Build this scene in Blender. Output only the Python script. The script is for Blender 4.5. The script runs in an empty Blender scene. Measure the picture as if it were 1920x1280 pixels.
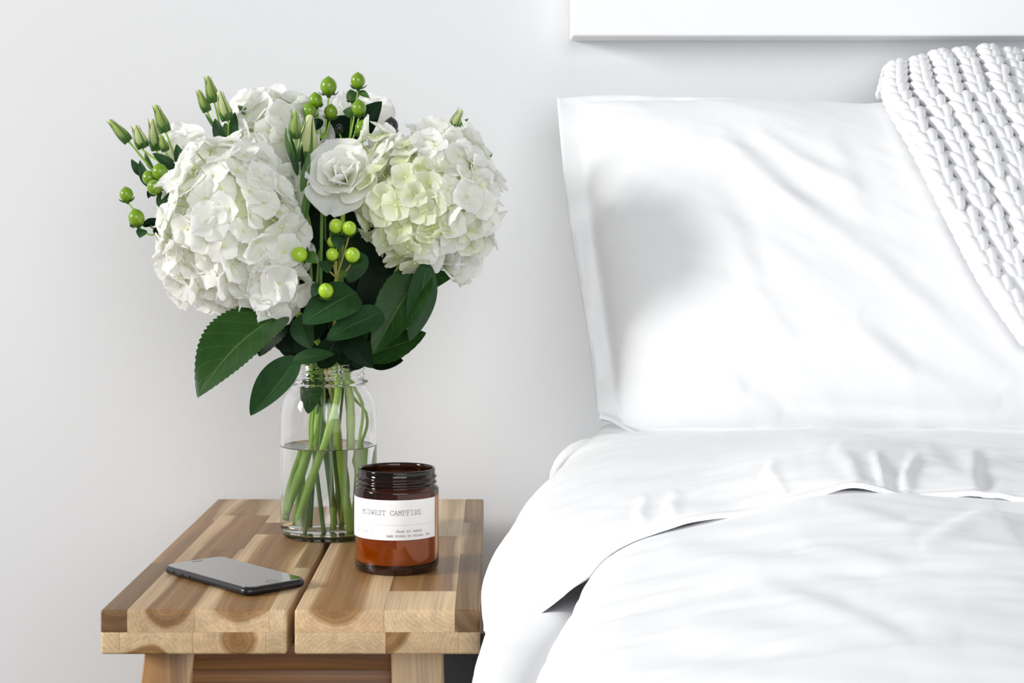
import bpy, bmesh, math, random
import numpy as np
from mathutils import Vector, Matrix

random.seed(11)
rng = np.random.RandomState(5)
PI = math.pi
scene = bpy.context.scene
COL = scene.collection

# ------------------------------------------------------------------ camera, world, light, exposure
F = 3100.0            # focal length in pixels of the 1920 px wide frame
CX, CY = 923.0, 448.0  # vanishing point of the view direction
CAMZ = 0.74
cam = bpy.data.cameras.new('camera')
cam.sensor_fit = 'HORIZONTAL'
cam.sensor_width = 36.0
cam.lens = F / 1920.0 * 36.0
cam.shift_x = (960 - CX) / 1920.0
cam.shift_y = -(640 - CY) / 1920.0
cam.clip_start = 0.02
camo = bpy.data.objects.new('camera', cam)
camo.location = (0, 0, CAMZ)
camo.rotation_euler = (PI / 2, 0, 0)
COL.objects.link(camo)
scene.camera = camo

world = bpy.data.worlds.new('world')
scene.world = world
world.use_nodes = True
bg = world.node_tree.nodes['Background']
bg.inputs[0].default_value = (0.93, 0.96, 1.0, 1)
bg.inputs[1].default_value = 0.26


def area(name, loc, target, sx, sy, power, color):
    l = bpy.data.lights.new(name, 'AREA')
    l.shape = 'RECTANGLE'
    l.size, l.size_y, l.energy, l.color = sx, sy, power, color
    o = bpy.data.objects.new(name, l)
    o.location = loc
    o.rotation_euler = (Vector(target) - Vector(loc)).to_track_quat('-Z', 'Y').to_euler()
    COL.objects.link(o)
    return o


area('window_daylight', (-4.2, 0.15, 2.0), (0.5, -1.2, 0.6), 0.85, 1.0, 205, (1.0, 0.992, 0.98))
area('rear_fill_light', (0.8, -2.2, 1.5), (0.5, 1.8, 0.7), 2.8, 2.2, 64, (0.985, 0.992, 1.0))  # broad fill lamp added behind the camera to even out the wall
scene.cycles.max_bounces = 20
scene.cycles.transmission_bounces = 20
scene.cycles.diffuse_bounces = 10

scene.view_settings.view_transform = 'Standard'
scene.view_settings.look = 'None'
scene.view_settings.gamma = 1.0
scene.view_settings.use_curve_mapping = False
scene.view_settings.exposure = 0.17

# ------------------------------------------------------------------ helpers


def P(px, py, y):
    return Vector(((px - CX) / F * y, y, CAMZ - (py - CY) / F * y))


def G(px, py, z):
    y = F * (CAMZ - z) / (py - CY)
    return Vector(((px - CX) / F * y, y, z))


def proj(pts):
    pts = np.asarray(pts)
    return CX + F * pts[..., 0] / pts[..., 1], CY - F * (pts[..., 2] - CAMZ) / pts[..., 1]


WM = {}


def thing(name, label, cat, loc=(0, 0, 0), group=None, kind=None):
    o = bpy.data.objects.new(name, None)
    o.empty_display_size = 0.02
    o.location = loc
    COL.objects.link(o)
    WM[o.name] = Matrix.Translation(Vector(loc))
    tag(o, label, cat, group, kind)
    return o


def tag(o, label=None, cat=None, group=None, kind=None):
    if label:
        o['label'] = label
    if cat:
        o['category'] = cat
    if group:
        o['group'] = group
    if kind:
        o['kind'] = kind
    return o


def link(name, me, parent=None, world=None, label=None):
    """link a mesh object; `world` is its world matrix"""
    o = bpy.data.objects.new(name, me)
    COL.objects.link(o)
    w = world if world is not None else Matrix.Identity(4)
    if parent is not None:
        o.parent = parent
        o.matrix_parent_inverse = WM[parent.name].inverted()
    o.matrix_basis = w
    WM[o.name] = w
    if label:
        o['label'] = label
    return o


def mesh(name, verts, faces, mats, smooth=True, uv=None, mat_idx=None, sharp=None):
    me = bpy.data.meshes.new(name)
    me.from_pydata([tuple(v) for v in verts], [], [tuple(int(i) for i in f) for f in faces])
    if not isinstance(mats, (list, tuple)):
        mats = [mats]
    for m in mats:
        me.materials.append(m)
    if uv is not None:
        l = me.uv_layers.new(name='UVMap')
        idx = np.empty(len(me.loops), dtype=np.int32)
        me.loops.foreach_get('vertex_index', idx)
        l.data.foreach_set('uv', np.asarray(uv, dtype=np.float32)[idx].ravel())
    if smooth:
        me.polygons.foreach_set('use_smooth', np.ones(len(me.polygons), dtype=bool))
        if sharp:
            me.set_sharp_from_angle(angle=math.radians(sharp))
    if mat_idx is not None:
        me.polygons.foreach_set('material_index', np.asarray(mat_idx, dtype=np.int32))
    me.update()
    return me


def part(name, verts, faces, mats, parent=None, label=None, **kw):
    return link(name, mesh(name, verts, faces, mats, **kw), parent, None, label)


def bm_part(name, bm, mats, parent=None, world=None, label=None, smooth=True, sharp=35):
    me = bpy.data.meshes.new(name)
    bm.normal_update()
    bm.to_mesh(me)
    bm.free()
    for m in (mats if isinstance(mats, (list, tuple)) else [mats]):
        me.materials.append(m)
    if smooth:
        me.polygons.foreach_set('use_smooth', np.ones(len(me.polygons), dtype=bool))
        if sharp:
            me.set_sharp_from_angle(angle=math.radians(sharp))
    return link(name, me, parent, world, label)


def frame(z, y=None, roll=0.0):
    """rotation with local Z along z; local Y near y"""
    z = Vector(z).normalized()
    y = Vector(y) if y is not None else Vector((0, 0, 1))
    if abs(y.normalized().dot(z)) > 0.98:
        y = Vector((0.3, 1, 0.2))
    x = y.cross(z).normalized()
    yy = z.cross(x)
    m = Matrix((x, yy, z)).transposed()
    return (m @ Matrix.Rotation(roll, 3, 'Z')).to_4x4()


def catmull_weights(n, k):
    """n samples over k control points (interpolating, clamped)"""
    W = np.zeros((n, k))
    for i, t in enumerate(np.linspace(0, k - 1, n)):
        j = min(int(t), k - 2)
        u = t - j
        w = [-.5 * u ** 3 + u ** 2 - .5 * u, 1.5 * u ** 3 - 2.5 * u ** 2 + 1,
             -1.5 * u ** 3 + 2 * u ** 2 + .5 * u, .5 * u ** 3 - .5 * u ** 2]
        for a, b in zip(w, (j - 1, j, j + 1, j + 2)):
            if b < 0:          # reflect end points linearly
                W[i, 0] += 2 * a
                W[i, 1] -= a
            elif b > k - 1:
                W[i, k - 1] += 2 * a
                W[i, k - 2] -= a
            else:
                W[i, b] += a
    return W


def spline(pts, n):
    pts = np.array([tuple(p) for p in pts], dtype=float)
    return catmull_weights(n, len(pts)) @ pts


def tube(pts, rad, seg=8, n=None, caps=True):
    """verts, faces of a tube through pts; rad scalar or list"""
    k = len(pts)
    n = n or k
    c = spline(pts, n) if k > 2 else np.array([np.array(pts[0]) * (1 - t) + np.array(pts[1]) * t for t in np.linspace(0, 1, n)])
    r = np.interp(np.linspace(0, 1, n), np.linspace(0, 1, len(rad)), rad) if hasattr(rad, '__len__') else np.full(n, rad)
    tan = np.gradient(c, axis=0)
    tan /= np.linalg.norm(tan, axis=1)[:, None] + 1e-12
    up = np.array([0.31, 0.9, 0.2])
    V, Fc = [], []
    for i in range(n):
        a = np.cross(up, tan[i])
        a /= np.linalg.norm(a) + 1e-12
        b = np.cross(tan[i], a)
        up = b if False else up
        for s in range(seg):
            th = 2 * PI * s / seg
            V.append(c[i] + r[i] * (math.cos(th) * a + math.sin(th) * b))
    for i in range(n - 1):
        for s in range(seg):
            s2 = (s + 1) % seg
            Fc.append((i * seg + s, i * seg + s2, (i + 1) * seg + s2, (i + 1) * seg + s))
    if caps:
        Fc.append(tuple(range(seg))[::-1])
        Fc.append(tuple((n - 1) * seg + s for s in range(seg)))
    return V, Fc


class Acc:
    def __init__(self):
        self.v, self.f, self.m = [], [], []

    def add(self, vf, mi=0):
        b = len(self.v)
        self.v.extend(vf[0])
        self.f.extend(tuple(i + b for i in f) for f in vf[1])
        self.m.extend([mi] * len(vf[1]))


def lathe(profile, seg=64, closed=False):
    V, Fc = [], []
    n = len(profile)
    for r, z in profile:
        for s in range(seg):
            a = 2 * PI * s / seg
            V.append((r * math.cos(a), r * math.sin(a), z))
    for i in range(n if closed else n - 1):
        j = (i + 1) % n
        for s in range(seg):
            t = (s + 1) % seg
            Fc.append((i * seg + s, i * seg + t, j * seg + t, j * seg + s))
    return V, Fc


def smooth_profile(p, n):
    q = spline([(a, b, 0) for a, b in p], n)
    return [(max(a, 1e-5), b) for a, b, _ in q]


def box_bm(x0, x1, y0, y1, z0, z1):
    bm = bmesh.new()
    bmesh.ops.create_cube(bm, size=1)
    for v in bm.verts:
        v.co = Vector((x0 + (v.co.x + .5) * (x1 - x0), y0 + (v.co.y + .5) * (y1 - y0), z0 + (v.co.z + .5) * (z1 - z0)))
    return bm


def bevel_all(bm, w, seg=2):
    bmesh.ops.bevel(bm, geom=list(bm.edges), offset=w, segments=seg, profile=.5, affect='EDGES')
    return bm


# vectorised value noise
_tab = np.random.RandomState(3).rand(64, 64, 64)


def vnoise(p):
    p = np.asarray(p, dtype=float)
    i = np.floor(p).astype(int)
    f = p - i
    f = f * f * (3 - 2 * f)
    out = 0
    for dx in (0, 1):
        for dy in (0, 1):
            for dz in (0, 1):
                w = (f[..., 0] if dx else 1 - f[..., 0]) * (f[..., 1] if dy else 1 - f[..., 1]) * (f[..., 2] if dz else 1 - f[..., 2])
                out = out + w * _tab[(i[..., 0] + dx) % 64, (i[..., 1] + dy) % 64, (i[..., 2] + dz) % 64]
    return out - .5


def fbm(p, o=3):
    p = np.asarray(p, dtype=float)
    return sum(vnoise(p * 2 ** k + 7.3 * k) * .5 ** k for k in range(o))


def polyline_dist(pts, line):
    """signed-free distance of points (N,M,2) to a polyline"""
    d = np.full(pts.shape[:-1], 1e9)
    side = np.zeros(pts.shape[:-1])
    tt = np.zeros(pts.shape[:-1])
    n = len(line) - 1
    for k in range(n):
        a, b = np.array(line[k], float), np.array(line[k + 1], float)
        ab = b - a
        t = np.clip(((pts - a) @ ab) / (ab @ ab), 0, 1)
        q = pts - (a + t[..., None] * ab)
        dd = np.linalg.norm(q, axis=-1)
        s = np.sign(ab[0] * q[..., 1] - ab[1] * q[..., 0])
        m = dd < d
        d = np.where(m, dd, d)
        side = np.where(m, s, side)
        tt = np.where(m, (k + t) / n, tt)
    return d, side, tt


def grid_normals(g):
    du = np.gradient(g, axis=1)
    dv = np.gradient(g, axis=0)
    n = np.cross(du, dv)
    n /= np.linalg.norm(n, axis=-1)[..., None] + 1e-12
    return n


def grid_faces(nv, nu, off=0, flip=False):
    i, j = np.meshgrid(np.arange(nv - 1), np.arange(nu - 1), indexing='ij')
    a = (i * nu + j).ravel() + off
    q = np.stack([a, a + 1, a + nu + 1, a + nu], 1)
    return q[:, ::-1] if flip else q


def cloth(name, g, thick, mat, parent=None, label=None, toward=None):
    """double sided sheet from a grid of points, front offset along normal"""
    nv, nu = g.shape[:2]
    n = grid_normals(g)
    if toward is not None and (n @ np.array(toward)).mean() < 0:
        n = -n
        g, n = g[:, ::-1], n[:, ::-1]
    V = np.concatenate([g.reshape(-1, 3), (g - n * thick).reshape(-1, 3)])
    N = nv * nu
    fs = [grid_faces(nv, nu), grid_faces(nv, nu, N, True)]
    rim = [(0, j) for j in range(nu)] + [(i, nu - 1) for i in range(1, nv)] + [(nv - 1, j) for j in range(nu - 2, -1, -1)] + [(i, 0) for i in range(nv - 2, 0, -1)]
    r = [i * nu + j for i, j in rim]
    rf = [(r[k], r[k] + N, r[(k + 1) % len(r)] + N, r[(k + 1) % len(r)]) for k in range(len(r))]
    faces = [tuple(q) for q in np.concatenate(fs)] + rf
    return part(name, V, faces, mat, parent, label, sharp=70)


# ------------------------------------------------------------------ materials


def mat(name, color, rough=.5, **kw):
    m = bpy.data.materials.new(name)
    m.use_nodes = True
    b = m.node_tree.nodes['Principled BSDF']
    b.inputs['Base Color'].default_value = (*color, 1)
    if 'leaf' in name:
        b.inputs['Specular IOR Level'].default_value = .08 if 'dark' in name else .2
    b.inputs['Roughness'].default_value = rough
    for k, v in kw.items():
        b.inputs[k].default_value = v
    return m


def nodes(m):
    nt = m.node_tree
    return nt, nt.nodes, nt.links, nt.nodes['Principled BSDF']


def math_node(N, L, op, a, b=None, c=None, clamp=False):
    n = N.new('ShaderNodeMath')
    n.operation = op
    n.use_clamp = clamp
    for i, x in enumerate((a, b, c)):
        if x is None:
            continue
        if isinstance(x, (int, float)):
            n.inputs[i].default_value = x
        else:
            L.new(x, n.inputs[i])
    return n.outputs[0]


def mix_col(N, L, fac, a, b, mode='MIX'):
    n = N.new('ShaderNodeMix')
    n.data_type = 'RGBA'
    n.blend_type = mode
    for s, x in ((n.inputs[0], fac), (n.inputs[6], a), (n.inputs[7], b)):
        if isinstance(x, (int, float)):
            s.default_value = x
        elif isinstance(x, tuple):
            s.default_value = (*x, 1)
        else:
            L.new(x, s)
    return n.outputs[2]


def add_bump(m, scale, strength, dist=.001, detail=3, coord='Object', stretch=(1, 1, 1)):
    nt, N, L, b = nodes(m)
    tc = N.new('ShaderNodeTexCoord')
    mp = N.new('ShaderNodeMapping')
    mp.inputs['Scale'].default_value = stretch
    nz = N.new('ShaderNodeTexNoise')
    nz.inputs['Scale'].default_value = scale
    nz.inputs['Detail'].default_value = detail
    bp = N.new('ShaderNodeBump')
    bp.inputs['Strength'].default_value = strength
    bp.inputs['Distance'].default_value = dist
    L.new(tc.outputs[coord], mp.inputs[0])
    L.new(mp.outputs[0], nz.inputs['Vector'])
    L.new(nz.outputs[0], bp.inputs['Height'])
    L.new(bp.outputs[0], b.inputs['Normal'])
    return m


M_wall = add_bump(mat('wall_paint', (.775, .785, .80), .7), 260, .25, .0006, 4)
M_floor = mat('floor_boards', (.16, .11, .075), .5)
M_panel = mat('canvas_white', (.90, .905, .915), .6)
M_linen = add_bump(mat('white_cotton', (.865, .87, .88), .85), 900, .12, .0004, 2)
M_linen.node_tree.nodes['Principled BSDF'].inputs['Sheen Weight'].default_value = .1
M_yarn = add_bump(mat('white_cotton_yarn', (.87, .872, .88), .9), 1500, .3, .0004, 2)
M_dark = mat('dark_upholstery', (.035, .035, .04), .9)


def make_wood():
    m = mat('acacia_wood', (.5, .3, .15), .42)
    nt, N, L, b = nodes(m)
    tc = N.new('ShaderNodeTexCoord')
    oi = N.new('ShaderNodeObjectInfo')
    sepc = N.new('ShaderNodeSeparateColor')
    L.new(oi.outputs['Color'], sepc.inputs[0])   # r: heartwood radius, g: brightness, b: redness
    mp = N.new('ShaderNodeMapping')
    mp.inputs['Scale'].default_value = (30, 4, 30)
    nz = N.new('ShaderNodeTexNoise')
    nz.inputs['Scale'].default_value = 1
    nz.inputs['Detail'].default_value = 1.2
    nz.noise_dimensions = '4D'
    L.new(oi.outputs['Random'], nz.inputs['W'])
    L.new(tc.outputs['Object'], mp.inputs[0])
    L.new(mp.outputs[0], nz.inputs['Vector'])
    sp = N.new('ShaderNodeSeparateXYZ')
    L.new(tc.outputs['Object'], sp.inputs[0])
    x2 = math_node(N, L, 'MULTIPLY', sp.outputs[0], sp.outputs[0])
    z2 = math_node(N, L, 'MULTIPLY', sp.outputs[2], sp.outputs[2])
    rad = math_node(N, L, 'SQRT', math_node(N, L, 'ADD', x2, z2))
    wob = math_node(N, L, 'MULTIPLY', math_node(N, L, 'SUBTRACT', nz.outputs[0], .5), .016)
    rad = math_node(N, L, 'ADD', rad, wob)
    ring = math_node(N, L, 'SINE', math_node(N, L, 'MULTIPLY', rad, 1900))
    ring2 = math_node(N, L, 'SINE', math_node(N, L, 'MULTIPLY', rad, 530))
    # fine fibres
    mp2 = N.new('ShaderNodeMapping')
    mp2.inputs['Scale'].default_value = (420, 9, 420)
    nz2 = N.new('ShaderNodeTexNoise')
    nz2.inputs['Scale'].default_value = 1
    nz2.inputs['Detail'].default_value = 4
    L.new(tc.outputs['Object'], mp2.inputs[0])
    L.new(mp2.outputs[0], nz2.inputs['Vector'])
    mp3 = N.new('ShaderNodeMapping')
    mp3.inputs['Scale'].default_value = (70, 2.2, 70)
    nz3 = N.new('ShaderNodeTexNoise')
    nz3.inputs['Scale'].default_value = 1
    nz3.inputs['Detail'].default_value = 2
    L.new(tc.outputs['Object'], mp3.inputs[0])
    L.new(mp3.outputs[0], nz3.inputs['Vector'])
    # heartwood factor
    R0 = math_node(N, L, 'MULTIPLY', sepc.outputs[0], .06)
    heart = math_node(N, L, 'MULTIPLY', math_node(N, L, 'SUBTRACT', R0, rad), 260, clamp=True)
    sap = mix_col(N, L, math_node(N, L, 'MULTIPLY_ADD', ring, .5, .5), (.69, .52, .32), (.64, .465, .265))
    hr = mix_col(N, L, math_node(N, L, 'MULTIPLY_ADD', ring2, .5, .5), (.40, .24, .092), (.29, .158, .056))
    hr = mix_col(N, L, math_node(N, L, 'MULTIPLY_ADD', ring, .16, .16), hr, (.22, .10, .04))
    c = mix_col(N, L, heart, sap, hr)
    fib = math_node(N, L, 'MULTIPLY_ADD', nz2.outputs[0], .6, .70)
    big = math_node(N, L, 'MULTIPLY_ADD', nz3.outputs[0], .7, .62)
    lum = math_node(N, L, 'MULTIPLY', math_node(N, L, 'MULTIPLY', fib, big), math_node(N, L, 'MULTIPLY_ADD', sepc.outputs[1], 1.4, .10))
    cc = N.new('ShaderNodeCombineColor')
    for k in range(3):
        L.new(lum, cc.inputs[k])
    c = mix_col(N, L, 1.0, c, cc.outputs[0], 'MULTIPLY')
    red = mix_col(N, L, 1.0, c, (.95, .62, .42), 'MULTIPLY')
    c = mix_col(N, L, sepc.outputs[2], c, red)
    L.new(c, b.inputs['Base Color'])
    bp = N.new('ShaderNodeBump')
    bp.inputs['Strength'].default_value = .15
    bp.inputs['Distance'].default_value = .0005
    L.new(nz2.outputs[0], bp.inputs['Height'])
    L.new(bp.outputs[0], b.inputs['Normal'])
    return m


M_wood = make_wood()


def petal_mat(name, base, tip, trans=.35):
    m = bpy.data.materials.new(name)
    m.use_nodes = True
    nt, N, L, b = nodes(m)
    tc = N.new('ShaderNodeTexCoord')
    sp = N.new('ShaderNodeSeparateXYZ')
    L.new(tc.outputs['UV'], sp.inputs[0])
    f = math_node(N, L, 'POWER', sp.outputs[1], .8)
    nz = N.new('ShaderNodeTexNoise')
    nz.inputs['Scale'].default_value = 6
    L.new(tc.outputs['UV'], nz.inputs['Vector'])
    # thin radiating veins
    vein = math_node(N, L, 'SINE', math_node(N, L, 'MULTIPLY', sp.outputs[0], 60))
    vein = math_node(N, L, 'MULTIPLY_ADD', vein, .012, .988)
    c = mix_col(N, L, f, base, tip)
    vc = N.new('ShaderNodeCombineColor')
    for k in range(3):
        L.new(vein, vc.inputs[k])
    c = mix_col(N, L, 1.0, c, vc.outputs[0], 'MULTIPLY')
    L.new(c, b.inputs['Base Color'])
    b.inputs['Roughness'].default_value = .6
    b.inputs['Specular IOR Level'].default_value = .25
    tr = N.new('ShaderNodeBsdfTranslucent')
    L.new(c, tr.inputs[0])
    mx = N.new('ShaderNodeMixShader')
    mx.inputs[0].default_value = trans
    L.new(b.outputs[0], mx.inputs[1])
    L.new(tr.outputs[0], mx.inputs[2])
    L.new(mx.outputs[0], N['Material Output'].inputs[0])
    return m


M_pet_white = petal_mat('white_petal', (.93, .935, .85), (.975, .975, .97), .42)
M_pet_cream = petal_mat('cream_green_petal', (.70, .77, .42), (.95, .955, .86), .42)
M_pet_rose = petal_mat('white_lisianthus_petal', (.86, .88, .74), (.96, .96, .955), .42)
M_pet_bud = petal_mat('pale_green_bud_petal', (.09, .21, .025), (.55, .66, .20), .2)


def leaf_mat(name, col, vein, rough=.38):
    m = mat(name, col, rough)
    nt, N, L, b = nodes(m)
    tc = N.new('ShaderNodeTexCoord')
    sp = N.new('ShaderNodeSeparateXYZ')
    L.new(tc.outputs['UV'], sp.inputs[0])
    s = math_node(N, L, 'ABSOLUTE', math_node(N, L, 'MULTIPLY_ADD', sp.outputs[0], 2, -1))
    mid = math_node(N, L, 'SUBTRACT', 1.0, math_node(N, L, 'DIVIDE', s, .05), clamp=True)
    ph = math_node(N, L, 'SUBTRACT', math_node(N, L, 'MULTIPLY', sp.outputs[1], 7.0), math_node(N, L, 'MULTIPLY', s, 1.7))
    fr = math_node(N, L, 'ABSOLUTE', math_node(N, L, 'SUBTRACT', math_node(N, L, 'FRACT', ph), .5))
    lat = math_node(N, L, 'SUBTRACT', 1.0, math_node(N, L, 'DIVIDE', fr, .055), clamp=True)
    lat = math_node(N, L, 'MULTIPLY', lat, .32 if name == 'hydrangea_leaf' else .14)
    v = math_node(N, L, 'MAXIMUM', mid, lat)
    nz = N.new('ShaderNodeTexNoise')
    nz.inputs['Scale'].default_value = 5
    nz.inputs['Detail'].default_value = 3
    L.new(tc.outputs['UV'], nz.inputs['Vector'])
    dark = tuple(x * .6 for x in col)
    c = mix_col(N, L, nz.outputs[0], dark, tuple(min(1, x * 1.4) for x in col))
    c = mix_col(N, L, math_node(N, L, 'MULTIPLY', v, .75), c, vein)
    L.new(c, b.inputs['Base Color'])
    bp = N.new('ShaderNodeBump')
    bp.inputs['Strength'].default_value = .5
    bp.inputs['Distance'].default_value = .0008
    bp.invert = True
    L.new(v, bp.inputs['Height'])
    L.new(bp.outputs[0], b.inputs['Normal'])
    return m


M_leaf = leaf_mat('hydrangea_leaf', (.014, .055, .007), (.085, .17, .035), .42)
M_leaf_b = leaf_mat('blue_green_leaf', (.017, .058, .016), (.075, .15, .055), .45)
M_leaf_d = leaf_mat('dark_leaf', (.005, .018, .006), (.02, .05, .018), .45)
M_leaf_l = leaf_mat('sepal_green', (.05, .13, .018), (.10, .22, .05), .45)
M_stem = add_bump(mat('flower_stem', (.33, .55, .07), .4), 300, .4, .0008, 2, 'Object', (1, 1, .2))
M_stem_l = add_bump(mat('pale_flower_stem', (.56, .70, .28), .4), 300, .4, .0008, 2, 'Object', (1, 1, .2))
M_stem_d = mat('dark_flower_stem', (.13, .25, .05), .45)
M_stem_b = mat('woody_flower_stem', (.42, .38, .10), .5)
M_berry = mat('green_berry', (.17, .31, .012), .22, **{'Coat Weight': .3, 'Coat Roughness': .1})
M_berry_l = mat('lime_berry', (.38, .60, .03), .2, **{'Coat Weight': .3, 'Coat Roughness': .1})
M_berry_shaded = mat('dark_berry', (.028, .03, .032), .3)  # berry in shadow: the shade is put into its colour
M_tip = mat('berry_tip', (.05, .05, .02), .6)
M_button = mat('floret_button', (.60, .66, .36), .5)
M_core = mat('flower_core', (.74, .80, .56), .7)


def glass(name, color, ior=1.45, rough=0.0):
    return mat(name, color, rough, **{'Transmission Weight': 1.0, 'IOR': ior})


M_glass = glass('clear_glass', (1, 1, 1), 1.45)
M_water = glass('water', (.985, 1.0, .975), 1.33)
M_amber = glass('amber_glass', (.64, .27, .02), 1.5)
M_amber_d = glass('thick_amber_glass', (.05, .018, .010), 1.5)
M_wax = mat('soy_wax', (.86, .76, .58), .5, **{'Subsurface Weight': .3})
M_wax.node_tree.nodes['Principled BSDF'].inputs['Subsurface Radius'].default_value = (.01, .006, .003)
M_paper = mat('label_paper', (.90, .90, .905), .6)
M_ink = mat('label_ink', (.09, .09, .10), .6)
M_ink_l = mat('label_ink_light', (.42, .42, .45), .6)
M_wick = mat('cotton_wick', (.7, .65, .55), .9)
M_phone = mat('phone_body', (.006, .006, .009), .3)
M_screen = mat('phone_screen', (.012, .012, .013), .03, IOR=2.2, **{'Coat Weight': 1.0, 'Coat IOR': 3.0, 'Coat Roughness': .03})
M_detail = mat('phone_detail', (.004, .004, .005), .5)
M_drop = glass('droplet', (1, 1, 1), 1.33)

# ------------------------------------------------------------------ the setting
YW = 1.885
FRONT_Y = F * .29 / 695.0       # front edge of the stool
BACK_Y = F * .29 / 487.0

w = part('wall_back', [(-2.6, YW, 0), (2.6, YW, 0), (2.6, YW, 2.5), (-2.6, YW, 2.5), (-2.6, YW + .1, 0), (2.6, YW + .1, 0), (2.6, YW + .1, 2.5), (-2.6, YW + .1, 2.5)],
         [(0, 1, 2, 3), (5, 4, 7, 6), (3, 2, 6, 7), (1, 5, 6, 2), (4, 0, 3, 7), (4, 5, 1, 0)], M_wall, smooth=False)
tag(w, kind='structure')
fl = part('floor', [(-2.6, -.6, 0), (2.6, -.6, 0), (2.6, YW, 0), (-2.6, YW, 0), (-2.6, -.6, -.05), (2.6, -.6, -.05), (2.6, YW, -.05), (-2.6, YW, -.05)],
          [(0, 1, 2, 3), (7, 6, 5, 4), (0, 4, 5, 1), (1, 5, 6, 2), (2, 6, 7, 3), (3, 7, 4, 0)], M_floor, smooth=False)
tag(fl, kind='structure')
bb = bm_part('baseboard_back', bevel_all(box_bm(-2.6, 2.6, YW - .014, YW, 0, .09), .003), M_panel)
tag(bb, kind='structure')

# white canvas above the bed
cy1 = YW - .046
cz = P(0, 68, cy1).z
cx0 = P(1072, 68, cy1).x
cv = thing('canvas', 'blank white stretched canvas hung on the wall above the pillow', 'canvas', (cx0 + .6, YW, cz))
bm_part('canvas_face', bevel_all(box_bm(cx0, cx0 + 1.2, cy1, YW - .0006, cz, cz + .8), .003, 3), M_panel, cv)

# ------------------------------------------------------------------ stool
TOP = .45
stool = thing('stool', 'oiled acacia wood stool with a split slatted top used as a bedside table', 'stool', (-.158, (FRONT_Y + BACK_Y) / 2, 0))


def sx(px):
    return (px - CX) / 695.0 * .29


def sz(py):
    return CAMZ - (py - CY) / F * FRONT_Y


ZM, ZB = sz(1185), sz(1227)
DEP = BACK_Y - FRONT_Y


def wood_block(x0, x1, y0, y1, z0, z1, outer, pith, col, name='wood_block', label=None):
    """outer: set of slab faces the block lies on (x0 x1 y0 y1 z0 z1); pith: (x,z) of the ring centre relative to the block centre"""
    cx, cyy, czz = (x0 + x1) / 2 + pith[0], (y0 + y1) / 2, (z0 + z1) / 2 + pith[1]
    g = .0001
    bm = box_bm(x0 + (0 if 'x0' in outer else g), x1 - (0 if 'x1' in outer else g), y0 + (0 if 'y0' in outer else g), y1 - (0 if 'y1' in outer else g),
                z0 + (0 if 'z0' in outer else g / 2), z1 - (0 if 'z1' in outer else g / 2))
    axes = {'x0': (-1, 0, 0), 'x1': (1, 0, 0), 'y0': (0, -1, 0), 'y1': (0, 1, 0), 'z0': (0, 0, -1), 'z1': (0, 0, 1)}
    on = [Vector(axes[k]) for k in outer]
    bm.normal_update()

    def isout(f):
        return any(f.normal.dot(a) > .9 for a in on)
    big = [e for e in bm.edges if all(isout(f) for f in e.link_faces)]
    if big:
        bmesh.ops.bevel(bm, geom=big, offset=.0022, segments=3, profile=.5, affect='EDGES')
    bmesh.ops.translate(bm, verts=bm.verts, vec=(-cx, -cyy, -czz))
    o = bm_part(name, bm, M_wood, stool, Matrix.Translation((cx, cyy, czz)), label, sharp=50)
    o.color = (*col, 1)
    return o


# each entry: px edges at the front, [(end fraction, pith offset, (heart radius, brightness, redness))...]
left_up = [
    (188, 238, [(.34, (.004, .030), (.95, .28, .2)), (.74, (.01, .05), (.9, .56, .2)), (1, (-.02, .04), (.75, .60, .15))]),
    (238, 365, [(.46, (.004, .013), (.34, .50, .2)), (.80, (.02, .035), (.72, .60, .25)), (1, (.0, .05), (.8, .58, .15))]),
    (365, 505, [(.60, (.006, .036), (.62, .64, .15)), (.72, (-.01, .05), (.9, .55, .2)), (1, (.02, .03), (.62, .64, .1))]),
    (505, 537, [(.30, (.03, .02), (.2, .66, .05)), (1, (.0, .04), (.55, .60, .1))]),
]
right_up = [
    (552, 720, [(.64, (-.004, .020), (.42, .62, .22)), (1, (.01, .04), (.75, .62, .1))]),
    (720, 853, [(.125, (.03, .03), (.2, .66, .05)), (.58, (-.012, .03), (.74, .60, .2)), (1, (.02, .05), (.72, .66, .05))]),
    (853, 900, [(.42, (.03, .03), (.95, .34, .05)), (.72, (.03, .05), (.95, .52, .02)), (1, (.02, .05), (.95, .50, .02))]),
]
left_lo = [(188, 224, (.03, .03), (.1, .66, .05)), (224, 361, (-.005, -.03), (.5, .62, .05)), (361, 498, (.006, .004), (.25, .60, .15)), (498, 537, (.0, -.018), (.22, .62, .05))]
right_lo = [(552, 723, (.012, -.022), (.25, .60, .05)), (723, 859, (-.04, .02), (.55, .60, .08)), (859, 900, (-.03, -.03), (.2, .62, .05))]
for slab_n, (ups, los) in enumerate(((left_up, left_lo), (right_up, right_lo))):
    for k, (a, b, segs) in enumerate(ups):
        t0 = 0
        for q, (t1, pith, col) in enumerate(segs):
            out = {'z1'}
            if k == 0:
                out.add('x0')
            if k == len(ups) - 1:
                out.add('x1')
            if q == 0:
                out.add('y0')
            if q == len(segs) - 1:
                out.add('y1')
            wood_block(sx(a), sx(b), FRONT_Y + t0 * DEP, FRONT_Y + t1 * DEP, ZM, TOP, out, pith, col)
            t0 = t1
    for k, (a, b, pith, col) in enumerate(los):
        out = {'z0', 'y0', 'y1'}
        if k == 0:
            out.add('x0')
        if k == len(los) - 1:
            out.add('x1')
        wood_block(sx(a), sx(b), FRONT_Y, BACK_Y, ZB, ZM, out, pith, col)


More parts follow.
